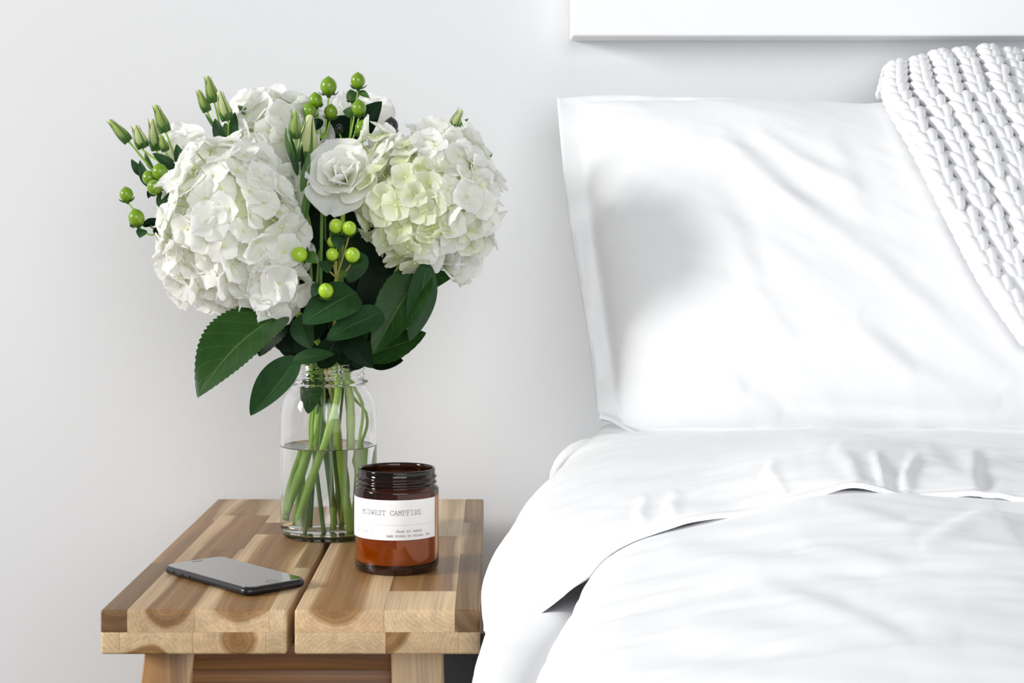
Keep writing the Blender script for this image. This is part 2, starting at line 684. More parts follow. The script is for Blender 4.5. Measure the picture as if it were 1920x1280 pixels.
def hexa(name, bottom, top, col, pith, origin):
    """leg: two quads (bottom, top) of world points"""
    bm = bmesh.new()
    vs = [bm.verts.new(Vector(p) - Vector(origin)) for p in bottom + top]
    for f in ((3, 2, 1, 0), (4, 5, 6, 7), (0, 1, 5, 4), (1, 2, 6, 5), (2, 3, 7, 6), (3, 0, 4, 7)):
        bm.faces.new([vs[i] for i in f])
    bmesh.ops.recalc_face_normals(bm, faces=bm.faces)
    bevel_all(bm, .0015)
    # wood grain runs along Y of the object: turn it upright
    rot = Matrix.Rotation(PI / 2, 4, 'X')
    bmesh.ops.transform(bm, matrix=rot.inverted(), verts=bm.verts)
    o = bm_part(name, bm, M_wood, stool, Matrix.Translation(origin) @ rot, sharp=50)
    o.color = (*col, 1)


LY = FRONT_Y + .035


def lx(px):
    return (px - CX) / F * LY


XC = sx(545)
LW = lx(366) - lx(273)
for side in (-1, 1):
    for fr in (0, 1):
        xin = lx(366) if side < 0 else lx(732)
        xout = lx(273) if side < 0 else lx(829)
        dxb = (-.05 if side < 0 else .012)
        ya, yb = (LY, LY + .03) if fr == 0 else (BACK_Y - .065, BACK_Y - .035)
        sp_y = -.02 if fr == 0 else .02
        lo, hi = sorted((xin, xout))
        if fr and side > 0:
            lo, hi = lo - .032, hi - .032
        hexa('leg', [(lo + dxb, ya + sp_y, 0), (hi + dxb, ya + sp_y, 0), (hi + dxb, yb + sp_y, 0), (lo + dxb, yb + sp_y, 0)],
             [(lo, ya, ZB), (hi, ya, ZB), (hi, yb, ZB), (lo, yb, ZB)],
             (.62 if side < 0 else .30, .58 if side < 0 else .70, .25 if side < 0 else .02), (0, 0), ((lo + hi) / 2 - .012, ya - .02, ZB - .1))


def rail(name, x0, x1, y0, y1, z0, z1, col):
    o = Vector(((x0 + x1) / 2, (y0 + y1) / 2 - .02, (z0 + z1) / 2 - .015))
    bm = bevel_all(box_bm(x0, x1, y0, y1, z0, z1), .0015)
    bmesh.ops.translate(bm, verts=bm.verts, vec=-o)
    rot = Matrix.Rotation(-PI / 2, 4, 'Z')
    bmesh.ops.transform(bm, matrix=rot.inverted(), verts=bm.verts)
    ob = bm_part(name, bm, M_wood, stool, Matrix.Translation(o) @ rot, sharp=50)
    ob.color = (*col, 1)


za = CAMZ - (1254 - CY) / F * (LY + .008)
rail('batten', lx(366) - .02, lx(732) + .02, LY + .004, LY + .03, za, ZB, (.9, .42, .62))
rail('apron', lx(366) - .02, lx(732) + .02, LY + .010, LY + .03, za - .075, za, (.9, .46, .62))
rail('batten', lx(366) - .001, lx(732) + .001, BACK_Y - .062, BACK_Y - .038, za - .075, ZB, (.9, .42, .62))

# ------------------------------------------------------------------ bed
BX0 = .062


def rounded_slab(x0, x1, y0, y1, z0, z1, r, seg=5):
    return bevel_all(box_bm(x0, x1, y0, y1, z0, z1), r, seg)


bed = thing('bed_base', 'dark bed base mostly hidden under the white bedding, with an added dark block behind the stool', 'bed', (.85, .8, 0))
bm_part('base_box', bevel_all(box_bm(BX0 + .03, 1.62, -.15, 1.86, .07, .27), .01), M_dark, bed)
bm_part('dark_filler', bevel_all(box_bm(-.085, BX0 - .003, 1.79, 1.87, 0, .295), .006), M_dark, bed)  # dark block added so the gap behind the stool reads black
for ax in (BX0 + .09, 1.5):
    for ay in (-.05, 1.78):
        bm_part('leg', bevel_all(box_bm(ax, ax + .05, ay, ay + .05, 0, .07), .004), M_dark, bed)
mt = bm_part('mattress', rounded_slab(BX0, 1.66, -.18, 1.872, .27, .521, .05, 6), M_linen, sharp=None)
tag(mt, 'white mattress whose rounded corner shows behind the folded duvet', 'mattress')


def ctrl(rows):
    return np.array([[tuple(P(*p)) for p in r] for r in rows])


def loft(c, nv, nu):
    return np.einsum('ik,klm,jl->ijm', catmull_weights(nv, c.shape[0]), c, catmull_weights(nu, c.shape[1]))


def creases(g, lines):
    """lines: (pixel polyline, width px, amplitude m, skew): soft ridges laid on the cloth where the photograph folds"""
    u, v = proj(g)
    q = np.stack([u, v], -1)
    off = np.zeros(g.shape[:2])
    for line, wd, amp, skew in lines:
        d, s, t = polyline_dist(q, line)
        e = np.sin(np.clip(t, 0, 1) * PI) ** .5
        x = d / wd
        off += amp * e * (np.exp(-x * x) * (1 - skew) + skew * s * x * np.exp(-x * x) * 1.6)
    return off


# ---- duvet
duvet = thing('duvet', 'white cotton duvet folded back over the bed', 'duvet', (.5, 1.0, .56))

body = ctrl([
    [(1170, 1125, 1.17), (1140, 1066, 1.16), (1230, 998, 1.16), (1400, 930, 1.16), (1560, 885, 1.16), (1800, 893, 1.16), (2300, 905, 1.16)],
    [(1150, 1150, 1.08), (1104, 1088, 1.06), (1190, 1018, 1.06), (1400, 962, 1.06), (1560, 925, 1.06), (1800, 930, 1.06), (2300, 942, 1.06)],
    [(1112, 1240, .98), (1059, 1183, .96), (1140, 1105, .96), (1400, 1035, .96), (1600, 1003, .96), (1850, 1000, .96), (2400, 1020, .96)],
    [(1062, 1360, .90), (1006, 1286, .88), (1095, 1190, .88), (1400, 1110, .88), (1650, 1080, .88), (1900, 1070, .88), (2450, 1090, .88)],
    [(1010, 1540, .80), (945, 1450, .78), (1045, 1325, .78), (1400, 1220, .78), (1680, 1180, .78), (2000, 1180, .78), (2600, 1200, .78)],
    [(950, 1850, .66), (860, 1760, .64), (975, 1575, .64), (1400, 1420, .64), (1780, 1370, .64), (2200, 1370, .64), (3000, 1400, .64)],
    [(800, 2750, .44), (650, 2600, .42), (850, 2200, .42), (1400, 1880, .42), (2000, 1830, .42), (2700, 1830, .42), (4000, 1850, .42)],
])


def widen(c, x):
    """carry the cloth on across the rest of the bed, beyond the frame"""
    e = c[:, -1:].copy()
    e[..., 0] = x
    return np.concatenate([c, e], 1)


body = widen(body, 1.45)
g = loft(body, 150, 200)
n = grid_normals(g)
n *= np.sign(n[..., 2:3].mean())
wr = fbm(g * np.array([9, 26, 9]), 3) * .006 * np.clip((1.05 - g[..., 1]) / .15, .12, 1) + fbm(g * np.array([30, 75, 30]) + 9, 2) * .0018
wr += creases(g, [
    ([(1420, 1085), (1560, 1125), (1720, 1200)], 26, .0025, .8), ([(1250, 1010), (1400, 1040), (1640, 1080)], 30, .0022, .8),
    ([(1540, 930), (1700, 975), (1860, 965)], 20, .003, .8), ([(1720, 1020), (1830, 960), (1920, 965)], 18, .003, .7),
    ([(1280, 1160), (1500, 1180), (1800, 1170)], 40, .0025, .8), ([(1500, 1010), (1700, 1060), (1930, 1075)], 28, .0025, .8),
    ([(1150, 1230), (1400, 1250), (1700, 1260)], 40, .002, .8)])
g = g + n * wr[..., None]
cloth('duvet_body', g, .012, M_linen, duvet, toward=(0, 0, 1))

flap = ctrl([
    [(1085, 905, 1.66), (1104, 850, 1.66), (1130, 798, 1.65), (1200, 795, 1.64), (1350, 797, 1.66), (1550, 793, 1.66), (1800, 795, 1.66), (2250, 800, 1.66)],
    [(985, 1030, 1.50), (1000, 945, 1.50), (1052, 880, 1.50), (1150, 838, 1.50), (1350, 818, 1.50), (1550, 812, 1.50), (1800, 818, 1.50), (2250, 825, 1.50)],
    [(925, 1150, 1.32), (940, 1035, 1.32), (1005, 935, 1.32), (1130, 880, 1.32), (1350, 850, 1.32), (1550, 820, 1.32), (1800, 838, 1.32), (2250, 855, 1.32)],
    [(908, 1185, 1.18), (910, 1090, 1.18), (972, 1000, 1.18), (1115, 940, 1.18), (1330, 893, 1.18), (1550, 838, 1.18), (1800, 855, 1.18), (2250, 880, 1.18)],
    [(945, 1180, 1.10), (962, 1120, 1.09), (1022, 1058, 1.09), (1145, 985, 1.09), (1365, 930, 1.09), (1555, 880, 1.09), (1800, 897, 1.09), (2250, 910, 1.09)],
    [(985, 1170, 1.085), (1045, 1128, 1.07), (1104, 1080, 1.06), (1180, 1012, 1.06), (1400, 957, 1.06), (1565, 916, 1.06), (1800, 922, 1.06), (2250, 935, 1.06)],
])
flap = widen(flap, 1.45)
g = loft(flap, 130, 250)
n = grid_normals(g)
n *= np.sign(n[..., 2:3].mean())
wr = fbm(g * np.array([12, 26, 12]) + 3, 3) * .004 + fbm(g * np.array([40, 70, 40]) + 5, 2) * .0012
wr += creases(g, [
    ([(1660, 915), (1650, 885), (1635, 850)], 9, .004, .3), ([(1700, 920), (1695, 885), (1720, 850)], 10, .004, .3), ([(1610, 905), (1590, 870), (1560, 845)], 16, .003, .3),
    ([(1470, 925), (1440, 890), (1450, 860)], 13, .003, .4), ([(1205, 990), (1195, 960), (1210, 930)], 12, .0028, .4), ([(1265, 975), (1255, 950), (1270, 920)], 14, .003, .3),
    ([(1735, 840), (1800, 880), (1860, 925)], 26, .003, .8), ([(1500, 815), (1700, 830), (1925, 865)], 18, .0035, .7), ([(1830, 840), (1835, 880), (1840, 920)], 18, .003, .8),
    ([(1130, 870), (1350, 850), (1500, 840)], 30, .002, .8), ([(960, 1160), (1030, 1090), (1100, 1010)], 30, .003, .8),
    ([(1040, 1110), (1075, 1060), (1130, 1010)], 18, .003, .6)])
hem = np.linspace(0, 1, g.shape[0])[:, None]
wr += np.exp(-((hem - .95) / .02) ** 2) * -.0006
# little lifts of the hem
x_, _ = proj(g)
lift = np.exp(-((x_ - 1600) / 45) ** 2) * .0042 + np.exp(-((x_ - 1870) / 30) ** 2) * .0035 + np.exp(-((x_ - 1310) / 60) ** 2) * .003 - np.exp(-((x_ - 1700) / 40) ** 2) * .003
wr += lift * np.clip((hem - .7) / .3, 0, 1) ** 2
g = g + n * wr[..., None]
cloth('folded_edge', g, .0035, M_linen, duvet, toward=(0, 0, 1))

side = ctrl([
    [(1200, 1085, 1.28), (1080, 1088, 1.27), (962, 1105, 1.26), (924, 1180, 1.26), (925, 1330, 1.26), (930, 1500, 1.26)],
    [(1160, 1120, 1.155), (1060, 1128, 1.13), (932, 1168, 1.14), (900, 1238, 1.13), (896, 1380, 1.13), (880, 1560, 1.13)],
    [(1145, 1175, 1.09), (1050, 1155, 1.063), (938, 1192, 1.055), (893, 1255, 1.05), (880, 1380, 1.05), (850, 1600, 1.05)],
    [(1110, 1325, 1.02), (1015, 1258, .99), (930, 1262, .98), (882, 1330, .97), (868, 1440, .97), (830, 1640, .97)],
    [(1050, 1440, .93), (965, 1380, .90), (888, 1412, .885), (850, 1500, .88), (830, 1600, .88), (790, 1800, .88)],
    [(950, 1610, .82), (905, 1550, .785), (840, 1600, .77), (800, 1700, .77), (770, 1850, .77), (720, 2050, .77)],
])
g = loft(side, 90, 90)
n = grid_normals(g)
n *= np.sign((n @ np.array([-.5, -.5, 1])).mean())
wr = fbm(g * np.array([12, 12, 10]) + 8, 3) * .005
cloth('side_drape', g + n * wr[..., None], .008, M_linen, duvet, toward=(-.5, -.5, 1))

# ---- pillow
BL, BR = P(1124, 826, 1.61), P(1124, 826, 1.61) + Vector((.62, -.01, .0))
TL, TR = P(1042, 192, 1.80), P(1042, 192, 1.80) + Vector((.70, .0, .004))
NU, NV = 220, 160


def pillow_side(front):
    u, v = np.meshgrid(np.linspace(0, 1, NU), np.linspace(0, 1, NV))
    a, b, c, d = (np.array(tuple(q)) for q in (BL, BR, TL, TR))
    base = ((1 - v) * (1 - u))[..., None] * a + ((1 - v) * u)[..., None] * b + (v * (1 - u))[..., None] * c + (v * u)[..., None] * d
    nrm = np.cross(b - a, c - a)
    nrm /= np.linalg.norm(nrm)
    if nrm[1] > 0:
        nrm = -nrm
    fu = .036
    fv = .02
    uu = np.clip((u - fu) / (1 - 2 * fu), 0, 1)
    vv = np.clip((v - fv) / (1 - 2 * fv), 0, 1)
    su, sv = 1 - np.abs(2 * uu - 1) ** 2.6, 1 - np.abs(2 * vv - 1) ** 2.2
    puff = np.clip(su, 0, 1) ** .55 * np.clip(sv, 0, 1) ** .5
    wav = fbm(np.stack([u * 5, v * 4, u * 0 + (1 if front else 8)], -1), 2)
    edge = np.maximum(np.exp(-u / .03), np.exp(-(1 - v) / .03))
    T = .088 if front else -.035
    off = T * puff + (.0012 if front else -.0012)
    off = off + edge * wav * .012
    g = base + nrm * off[..., None]
    # the border droops and wanders a little
    g[..., 2] += (np.sin(u * 9 + .4) * .004 + np.sin(u * 23) * .0015) * v ** 6
    g[..., 2] += .020 * np.exp(-(v / .05) ** 2) * np.exp(-(u / .045) ** 2)
    g[..., 0] += (np.sin(v * 7) * .002) * np.exp(-u / .05)
    if front:
        nn = grid_normals(g)
        nn *= np.sign((nn @ nrm).mean())
        wr = fbm(np.stack([u * 7 + v * 5, v * 3.2 - u * 1.5, u * 0], -1), 3) * .006 * puff
        wr += fbm(np.stack([u * 30 + v * 22, v * 14, u * 0 + 4], -1), 2) * .0012
        wr += creases(g, [
            ([(1200, 205), (1290, 225), (1380, 265), (1480, 345), (1600, 420), (1720, 480)], 28, .003, .8),
            ([(1350, 240), (1410, 300), (1500, 370), (1640, 470), (1760, 580), (1920, 720)], 24, .003, .8),
            ([(1330, 330), (1390, 430), (1430, 540), (1500, 640)], 30, .0028, .8),
            ([(1420, 240), (1500, 290), (1620, 350)], 16, .003, .7),
            ([(1560, 240), (1600, 320), (1640, 420)], 26, .0016, .8),
            ([(1095, 452), (1140, 448), (1180, 452)], 8, .0022, .5), ([(1100, 455), (1108, 520), (1112, 640)], 9, .002, .5),
            ([(1370, 690), (1400, 735), (1470, 768)], 24, .003, .8), ([(1470, 760), (1640, 775), (1900, 785)], 16, .003, .8),
            ([(1140, 780), (1180, 800), (1260, 812)], 16, .004, .6), ([(1600, 600), (1720, 690), (1880, 740)], 24, .004, .8),
            ([(1045, 205), (1160, 215), (1260, 225)], 14, .0025, .6)])
        fr = np.exp(-u / .02)
        wr += fr * np.sin(v * 60 + np.sin(v * 17) * 2) * .0009
        g = g + nn * wr[..., None]
    return g, puff


gf, _ = pillow_side(True)
gb, _ = pillow_side(False)
gb[0], gb[-1], gb[:, 0], gb[:, -1] = gf[0] + [0, .003, 0], gf[-1] + [0, .003, 0], gf[:, 0] + [0, .003, 0], gf[:, -1] + [0, .003, 0]
V = np.concatenate([gf.reshape(-1, 3), gb.reshape(-1, 3)])
Nn = NU * NV
rim = [(0, j) for j in range(NU)] + [(i, NU - 1) for i in range(1, NV)] + [(NV - 1, j) for j in range(NU - 2, -1, -1)] + [(i, 0) for i in range(NV - 2, 0, -1)]
r = [i * NU + j for i, j in rim]
faces = [tuple(q) for q in grid_faces(NV, NU)] + [tuple(q) for q in grid_faces(NV, NU, Nn, True)] + \
        [(r[(k + 1) % len(r)], r[(k + 1) % len(r)] + Nn, r[k] + Nn, r[k])[::-1] for k in range(len(r))]
pl = part('pillow', V, faces, M_linen)
tag(pl, 'large white pillow with a flat flanged edge leaning on the wall', 'pillow')

# ---- chunky knit throw over the pillow's top corner
pu, pv = proj(gf)
pn = grid_normals(gf)
pn *= -np.sign(pn[..., 1:2].mean())


def on_pillow(px, py, off):
    d = (pu - px) ** 2 + (pv - py) ** 2
    i, j = np.unravel_index(np.argmin(d), d.shape)
    p = gf[i, j]
    q = P(px, py, p[1])
    return Vector((q.x, q.y, q.z)) + Vector(tuple(pn[i, j])) * off


rows = [
    [P(1650, 185, 1.868), P(1745, 178, 1.868), P(1840, 175, 1.868), P(1930, 178, 1.868), P(2030, 200, 1.868), P(2120, 220, 1.868)],
    [P(1665, 138, 1.825), P(1745, 116, 1.825), P(1830, 103, 1.825), P(1915, 110, 1.825), P(2010, 135, 1.825), P(2110, 150, 1.825)],
    [P(1664, 190, 1.735), P(1765, 170, 1.735), P(1855, 165, 1.735), P(1945, 180, 1.735), P(2045, 205, 1.735), P(2140, 220, 1.735)],
]
for r_ in [
    [(1712, 300), (1808, 288), (1900, 288), (1995, 295), (2090, 305), (2180, 310)],
    [(1772, 420), (1868, 412), (1962, 415), (2055, 420), (2140, 425), (2230, 430)],
    [(1838, 540), (1934, 540), (2030, 545), (2120, 550), (2210, 555), (2300, 560)],
    [(1915, 650), (2012, 655), (2105, 660), (2200, 665), (2290, 670), (2380, 675)],
]:
    rows.append([on_pillow(a, b, .014) if a < 2100 else None for a, b in r_])
    last = None
    for k in range(6):
        if rows[-1][k] is None:
            rows[-1][k] = last + Vector((.05, .002, 0))
        last = rows[-1][k]
tc_ = np.array([[tuple(p) for p in r_] for r_ in rows])
NR, NS = 5, 31        # ribs across, stitches along
tg = loft(tc_, NS * 2 + 1, NR * 12 + 1)
tn = grid_normals(tg)
tn *= -np.sign(tn[..., 1:2].mean())


def tmap(u, v, h):
    """u in ribs 0..NR, v in stitches 0..NS, h height"""
    fu = min(max(u / NR, 0), 1) * (tg.shape[1] - 1)
    fv = min(max(v / NS, 0), 1) * (tg.shape[0] - 1)
    i, j = min(int(fv), tg.shape[0] - 2), min(int(fu), tg.shape[1] - 2)
    a, b = fv - i, fu - j

    def bl(A):
        return A[i, j] * (1 - a) * (1 - b) + A[i, j + 1] * (1 - a) * b + A[i + 1, j] * a * (1 - b) + A[i + 1, j + 1] * a * b
    return bl(tg) + bl(tn) * h


throw = thing('knit_throw', 'chunky white rib knit throw hung over the top of the pillow', 'throw', tuple(P(1900, 250, 1.7)))
cloth('backing', tg - tn * .001, .004, M_yarn, throw, toward=(0, -1, .3))
for rib in range(NR):
    A = Acc()
    for s in range(NS):
        jit = rng.randn(6) * .03
        # two columns of V stitches per rib, then the sunken purl ladder
        for (u0, u1, h0, h1, rr) in ((.0, .20, .001, .0075, .0066), (.44, .24, .001, .0075, .0066), (.50, .69, .0, .0060, .0062), (.92, .73, -.001, .0060, .0062)):
            pts = []
            for t in np.linspace(0, 1, 5):
                uu = rib + u0 + (u1 - u0) * (t ** .8)
                hh = h0 + (h1 - h0) * math.sin(t * PI * .72)
                pts.append(tmap(uu + jit[0], s + 1.75 * t + jit[1], hh))
            A.add(tube(pts, [rr * .5, rr * .9, rr, rr * .9, rr * .45], 8, 7))
        pts = [tmap(rib + .97 + jit[2] * .5, s + 1.3 * t, -.004 + .003 * math.sin(t * PI)) for t in np.linspace(0, 1, 4)]
        A.add(tube(pts, [.002, .0036, .0036, .002], 7, 5))
    part('knit_rib', A.v, A.f, M_yarn, throw)
# selvage cord down the left edge
A = Acc()
for s in range(NS):
    A.add(tube([tmap(-.0, s, -.002), tmap(-.02, s + .6, .003), tmap(.03, s + 1.3, .001)], [.004, .0065, .004], 7, 6))
part('selvage', A.v, A.f, M_yarn, throw)

# ------------------------------------------------------------------ mason jar with water
JY = G(616, 1020, TOP).y + .0475
JX = (616 - CX) / F * JY
JB = Vector((JX, JY, TOP + .0006))
jar = thing('mason_jar', 'clear glass mason jar vase standing on the stool behind the candle', 'jar', tuple(JB))
outer = smooth_profile([(.0001, .0012), (.020, .0010), (.036, .0004), (.0415, .0), (.0438, .0014), (.0460, .006), (.0472, .014), (.0474, .03), (.0474, .07), (.0474, .112),
                        (.0466, .124), (.0435, .136), (.0385, .1435), (.0355, .1475)], 60)
ring = [(.0362, .1485), (.0385, .1492), (.0392, .1502), (.0385, .1512), (.0352, .1520), (.0346, .1540), (.0350, .1560), (.0358, .1570), (.0350, .1580), (.0345, .1605),
        (.0352, .1620), (.0357, .1628), (.0348, .1640), (.0343, .1660), (.0343, .1672)]
lip = [(.0338, .1679), (.0328, .1682), (.0318, .1679), (.0312, .1670)]
inner = smooth_profile([(.0310, .165), (.0312, .15), (.0335, .144), (.0395, .136), (.0428, .126), (.0440, .113), (.0440, .07), (.0440, .03), (.0438, .015), (.0424, .0075), (.038, .0042), (.020, .0036), (.0001, .0038)], 56)
V, Fc = lathe(outer + ring + lip + inner, 72)
part('glass_body', [Vector(v) + JB for v in V], Fc, M_glass, jar)
WL = .0872
A = Acc()
wp = [(.0001, .0032), (.020, .0030), (.0385, .0036), (.0430, .0070), (.0444, .0148), (.0446, .03), (.0446, .07), (.0446, WL + .0012), (.0432, WL + .0003), (.041, WL), (.02, WL - .0001), (.0001, WL - .0001)]
V, Fc = lathe(wp, 72)
wt = part('water', [Vector(v) + JB for v in V], Fc, M_water, sharp=40)
tag(wt, 'clear water filling the lower half of the mason jar', 'water', kind='thing')


def jp(px, py, dy=0.0):
    """point inside the jar; below the water line the water magnifies, so the real stem stands nearer the axis"""
    k = 1.0 if py < 800 else .86
    return P(616 + (px - 616) * k, py, JY + dy)


# ------------------------------------------------------------------ flower builders
def petal_mesh(name, m, L, W, cup=.3, curl=.3, ruffle=.0, n=7, base=.18, notch=.0, seed=0, thick=None):
    """petal along +Y, cupped towards +Z"""
    rr = np.random.RandomState(seed)
    ph, ph2 = rr.rand() * 6, rr.rand() * 6
    V, UV = [], []
    nl, nw = n, n + (n + 1) % 2
    for i in range(nl):
        t = 1 - (1 - i / (nl - 1)) ** 1.5
        if t < .6:
            wd = W / 2 * (base + (1 - base) * math.sin(PI / 2 * t / .6) ** 1.1)
        else:
            wd = W / 2 * math.sqrt(1 - ((t - .6) / .425) ** 2)
        for j in range(nw):
            s = -1 + 2 * j / (nw - 1)
            x = s * wd
            y = L * t - L * .10 * s * s * t
            z = cup * wd * s * s * (1 - .3 * t) + curl * L * t * t * .5
            e = t * t
            z += ruffle * L * e * (math.sin(5.0 * s + ph) * .6 + math.sin(9 * s + ph2) * .4)
            if i == nl - 1:
                y += notch * L * math.sin(11 * s + ph)
            V.append((x, y, z))
            UV.append((.5 + .5 * s, t))
    Fc = grid_faces(nl, nw)
    return mesh(name, V, Fc, m, uv=UV)


def leaf(parent, b, t, hw, normal, m=None, fold=.25, curl=.12, serr=0.0, nteeth=16, name='leaf', shape=.8, wave=.0, n=22, label=None):
    b, t = Vector(b), Vector(t)
    ax = t - b
    L = ax.length
    ax.normalize()
    nm = Vector(normal)
    nm = (nm - ax * nm.dot(ax)).normalized()
    sd = ax.cross(nm)
    V, UV = [], []
    nw = 9
    for i in range(n):
        q = i / (n - 1)
        pr = (math.sin(PI * q ** shape)) ** (.75 if shape > .7 else .58) if 0 < q < 1 else 0
        pr = max(pr, .02)
        bend = curl * L * (4 * q * (1 - q))
        for j in range(nw):
            s = -1 + 2 * j / (nw - 1)
            k = 1.0
            if serr and abs(s) > .9:
                k = 1 + serr * ((q * nteeth) % 1.0 - .5)
            x = s * hw * pr * k
            z = abs(x) * math.tan(fold) + bend + wave * L * math.sin(q * 9 + s * 1.5) * abs(s)
            c = b + ax * (q * L) + sd * x + nm * z
            V.append(c)
            UV.append((.5 + .5 * s, q))
    return part(name, V, grid_faces(n, nw), m or M_leaf, parent, label, uv=UV)


def stem(parent, pts, rad, m=None, seg=9, n=28, name='stem', nodes_at=()):
    V, Fc = tube(pts, rad, seg, n)
    if nodes_at:
        V = np.array([tuple(v) for v in V])
        c = V.reshape(-1, seg, 3)
        ctr = c.mean(axis=1, keepdims=True)
        q = np.linspace(0, 1, c.shape[0])
        sc = np.ones(c.shape[0])
        for a in nodes_at:
            sc += .35 * np.exp(-((q - a) / .012) ** 2)
        c = ctr + (c - ctr) * sc[:, None, None]
        V = c.reshape(-1, 3)
    return part(name, V, Fc, m or M_stem, parent)


_floret_me = {}


def floret_meshes(kind, m, size):
    if kind in _floret_me:
        return _floret_me[kind]
    pets = [petal_mesh('petal', m, size * random.uniform(.92, 1.08), size * random.uniform(1.05, 1.25), cup=random.uniform(.1, .45), curl=random.uniform(-.4, .2),
                       ruffle=.045, n=8, base=.2, notch=.02 if kind == 'white' else .012, seed=k) for k in range(6)]
    A = Acc()
    pr = [(.0001, -size * .75), (size * .05, -size * .7), (size * .045, -size * .06), (size * .11, -size * .02), (size * .12, size * .05), (size * .07, size * .11), (.0001, size * .12)]
    A.add(lathe(pr, 8))
    _floret_me[kind] = (pets, mesh('floret', A.v, A.f, M_button))
    return _floret_me[kind]


def hydrangea(label, kind, m, c, radii, nfl, size, stem_pts, stem_r, stem_m, zmin=-.75, cut=None, nodes_at=(), extra=(), alt=None):
    c = Vector(c)
    t = thing('hydrangea', label, 'flower', tuple(c))
    pets, fm = floret_meshes(kind, m, size)
    stem(t, [c - Vector((0, 0, radii[2] * .2))] + stem_pts, stem_r, stem_m, 10, 40, nodes_at=nodes_at)
    A = Acc()   # the branching stalks that carry the florets
    V, Fc = lathe([(radii[0] * .66 * math.cos(a) + 1e-5, radii[2] * .66 * math.sin(a)) for a in np.linspace(-PI / 2, PI / 2, 12)], 18)
    A.add(([Vector((v[0], v[1] * radii[1] / radii[0], v[2])) + c for v in V], Fc))
    part('flower_head', A.v, A.f, M_core, t)
    gold = PI * (3 - math.sqrt(5))
    spots = []
    for ec, er, en, ez in [(c, radii, nfl, zmin)] + [(Vector(q[0]), (q[1], q[1], q[1]), q[2], -.95) for q in extra]:
        for k in range(en):
            z = 1 - 2 * (k + .5) / en
            if z < ez:
                continue
            a = gold * k + random.uniform(-.12, .12)
            d = Vector((math.cos(a) * math.sqrt(1 - z * z), math.sin(a) * math.sqrt(1 - z * z), z))
            rr = random.uniform(.87, 1.02) + .30 * float(vnoise(np.array([d.x * 2.2 + c.x * 40, d.y * 2.2 + 5, d.z * 2.2 + 9])))
            p = ec + Vector((d.x * er[0], d.y * er[1], d.z * er[2])) * rr
            if ec is not c and (p - c).length < .85 * min(radii):
                continue
            spots.append((p, d))
    main = (pets, size)
    for p, d in spots:
        pets = main[0]
        big = 1.0
        if alt and random.random() < (.75 if d.x > .25 or d.z > .55 else .12):
            pets, big = alt, 1.12
        nrm = (d + Vector((random.gauss(0, .34), random.gauss(0, .34), random.gauss(0, .34) + .1))).normalized()
        s = random.uniform(.82, 1.12) * big
        w = Matrix.Translation(p) @ frame(nrm, roll=random.uniform(0, 6)) @ Matrix.Scale(s, 4)
        f = link('floret', fm, t, w)
        op = random.uniform(.0, .6)
        for q in range(4):
            lw = w @ Matrix.Rotation(q * PI / 2 + random.uniform(-.15, .15), 4, 'Z') @ Matrix.Translation((0, .0, .0004 * (q % 2))) @ Matrix.Rotation(op + random.uniform(-.18, .18), 4, 'X')
            link('petal', random.choice(pets), f, lw)
    return t


def rose(label, c, axis, R, npet, stem_pts, m=M_pet_rose, openness=1.25, roll=0., stem_r=(.002, .0028), lw=1.25):
    c = Vector(c)
    t = thing('lisianthus', label, 'flower', tuple(c))
    stem(t, [c - Vector(axis).normalized() * R * .45] + stem_pts, stem_r, M_stem, 8, 30)
    fr = Matrix.Translation(c) @ frame(axis, roll=roll)
    for k in range(npet):
        q = k / (npet - 1)
        a = k * 2.39996 + random.uniform(-.2, .2)
        tilt = (1 - q ** .9 * openness / 1.57) * PI / 2     # angle above the opening plane
        L = R * (.55 + .55 * q)
        pm = petal_mesh('petal', m, L, L * lw * random.uniform(.95, 1.2), cup=.55 - .25 * q, curl=.55 - .75 * q, ruffle=.06 + .02 * q, n=13, base=.35, notch=.006, seed=k + 50)
        lwm = fr @ Matrix.Rotation(a, 4, 'Z') @ Matrix.Translation((0, R * (.02 + .12 * q), -R * .42 + R * .12 * (1 - q))) @ Matrix.Rotation(tilt, 4, 'X')
        link('petal', pm, t, lwm)
    A = Acc()
    A.add(lathe(smooth_profile([(.0001, -R * .55), (R * .16, -R * .5), (R * .24, -R * .42), (R * .12, -R * .36)], 10), 10))
    link('calyx', mesh('calyx', A.v, A.f, M_leaf_l), t, fr)
    return t


_berry = {}


def berry_mesh(m):
    if m.name not in _berry:
        pr = smooth_profile([(.0001, -.95), (.45, -.86), (.85, -.45), (.98, 0), (.86, .5), (.52, .88), (.14, 1.08), (.05, 1.16), (.0001, 1.2)], 22)
        V, Fc = lathe(pr, 20)
        mi = [1 if i >= 19 * 20 else 0 for i in range(len(Fc))]
        _berry[m.name] = mesh('berry', V, Fc, [m, M_tip], mat_idx=mi)
    return _berry[m.name]


def calyx_mesh():
    if 'c' not in _berry:
        A = Acc()
        for k in range(5):
            a = k * 2 * PI / 5
            V = []
            for i in range(7):
                q = i / 6
                wd = .42 * max(.05, math.sin(PI * q ** .8))
                for s in (-1, 0, 1):
                    rr = .25 + q * .95
                    p = Vector((rr, s * wd, -.85 - .25 * math.sin(q * PI) + abs(s) * .12 + q * .25))
                    V.append(Matrix.Rotation(a, 3, 'Z') @ p)
            A.add((V, [tuple(f) for f in grid_faces(7, 3)]))
        A.add(lathe([(.0001, -1.3), (.2, -1.25), (.35, -.9), (.0001, -.8)], 8))
        _berry['c'] = mesh('calyx', A.v, A.f, M_leaf_l)
    return _berry['c']


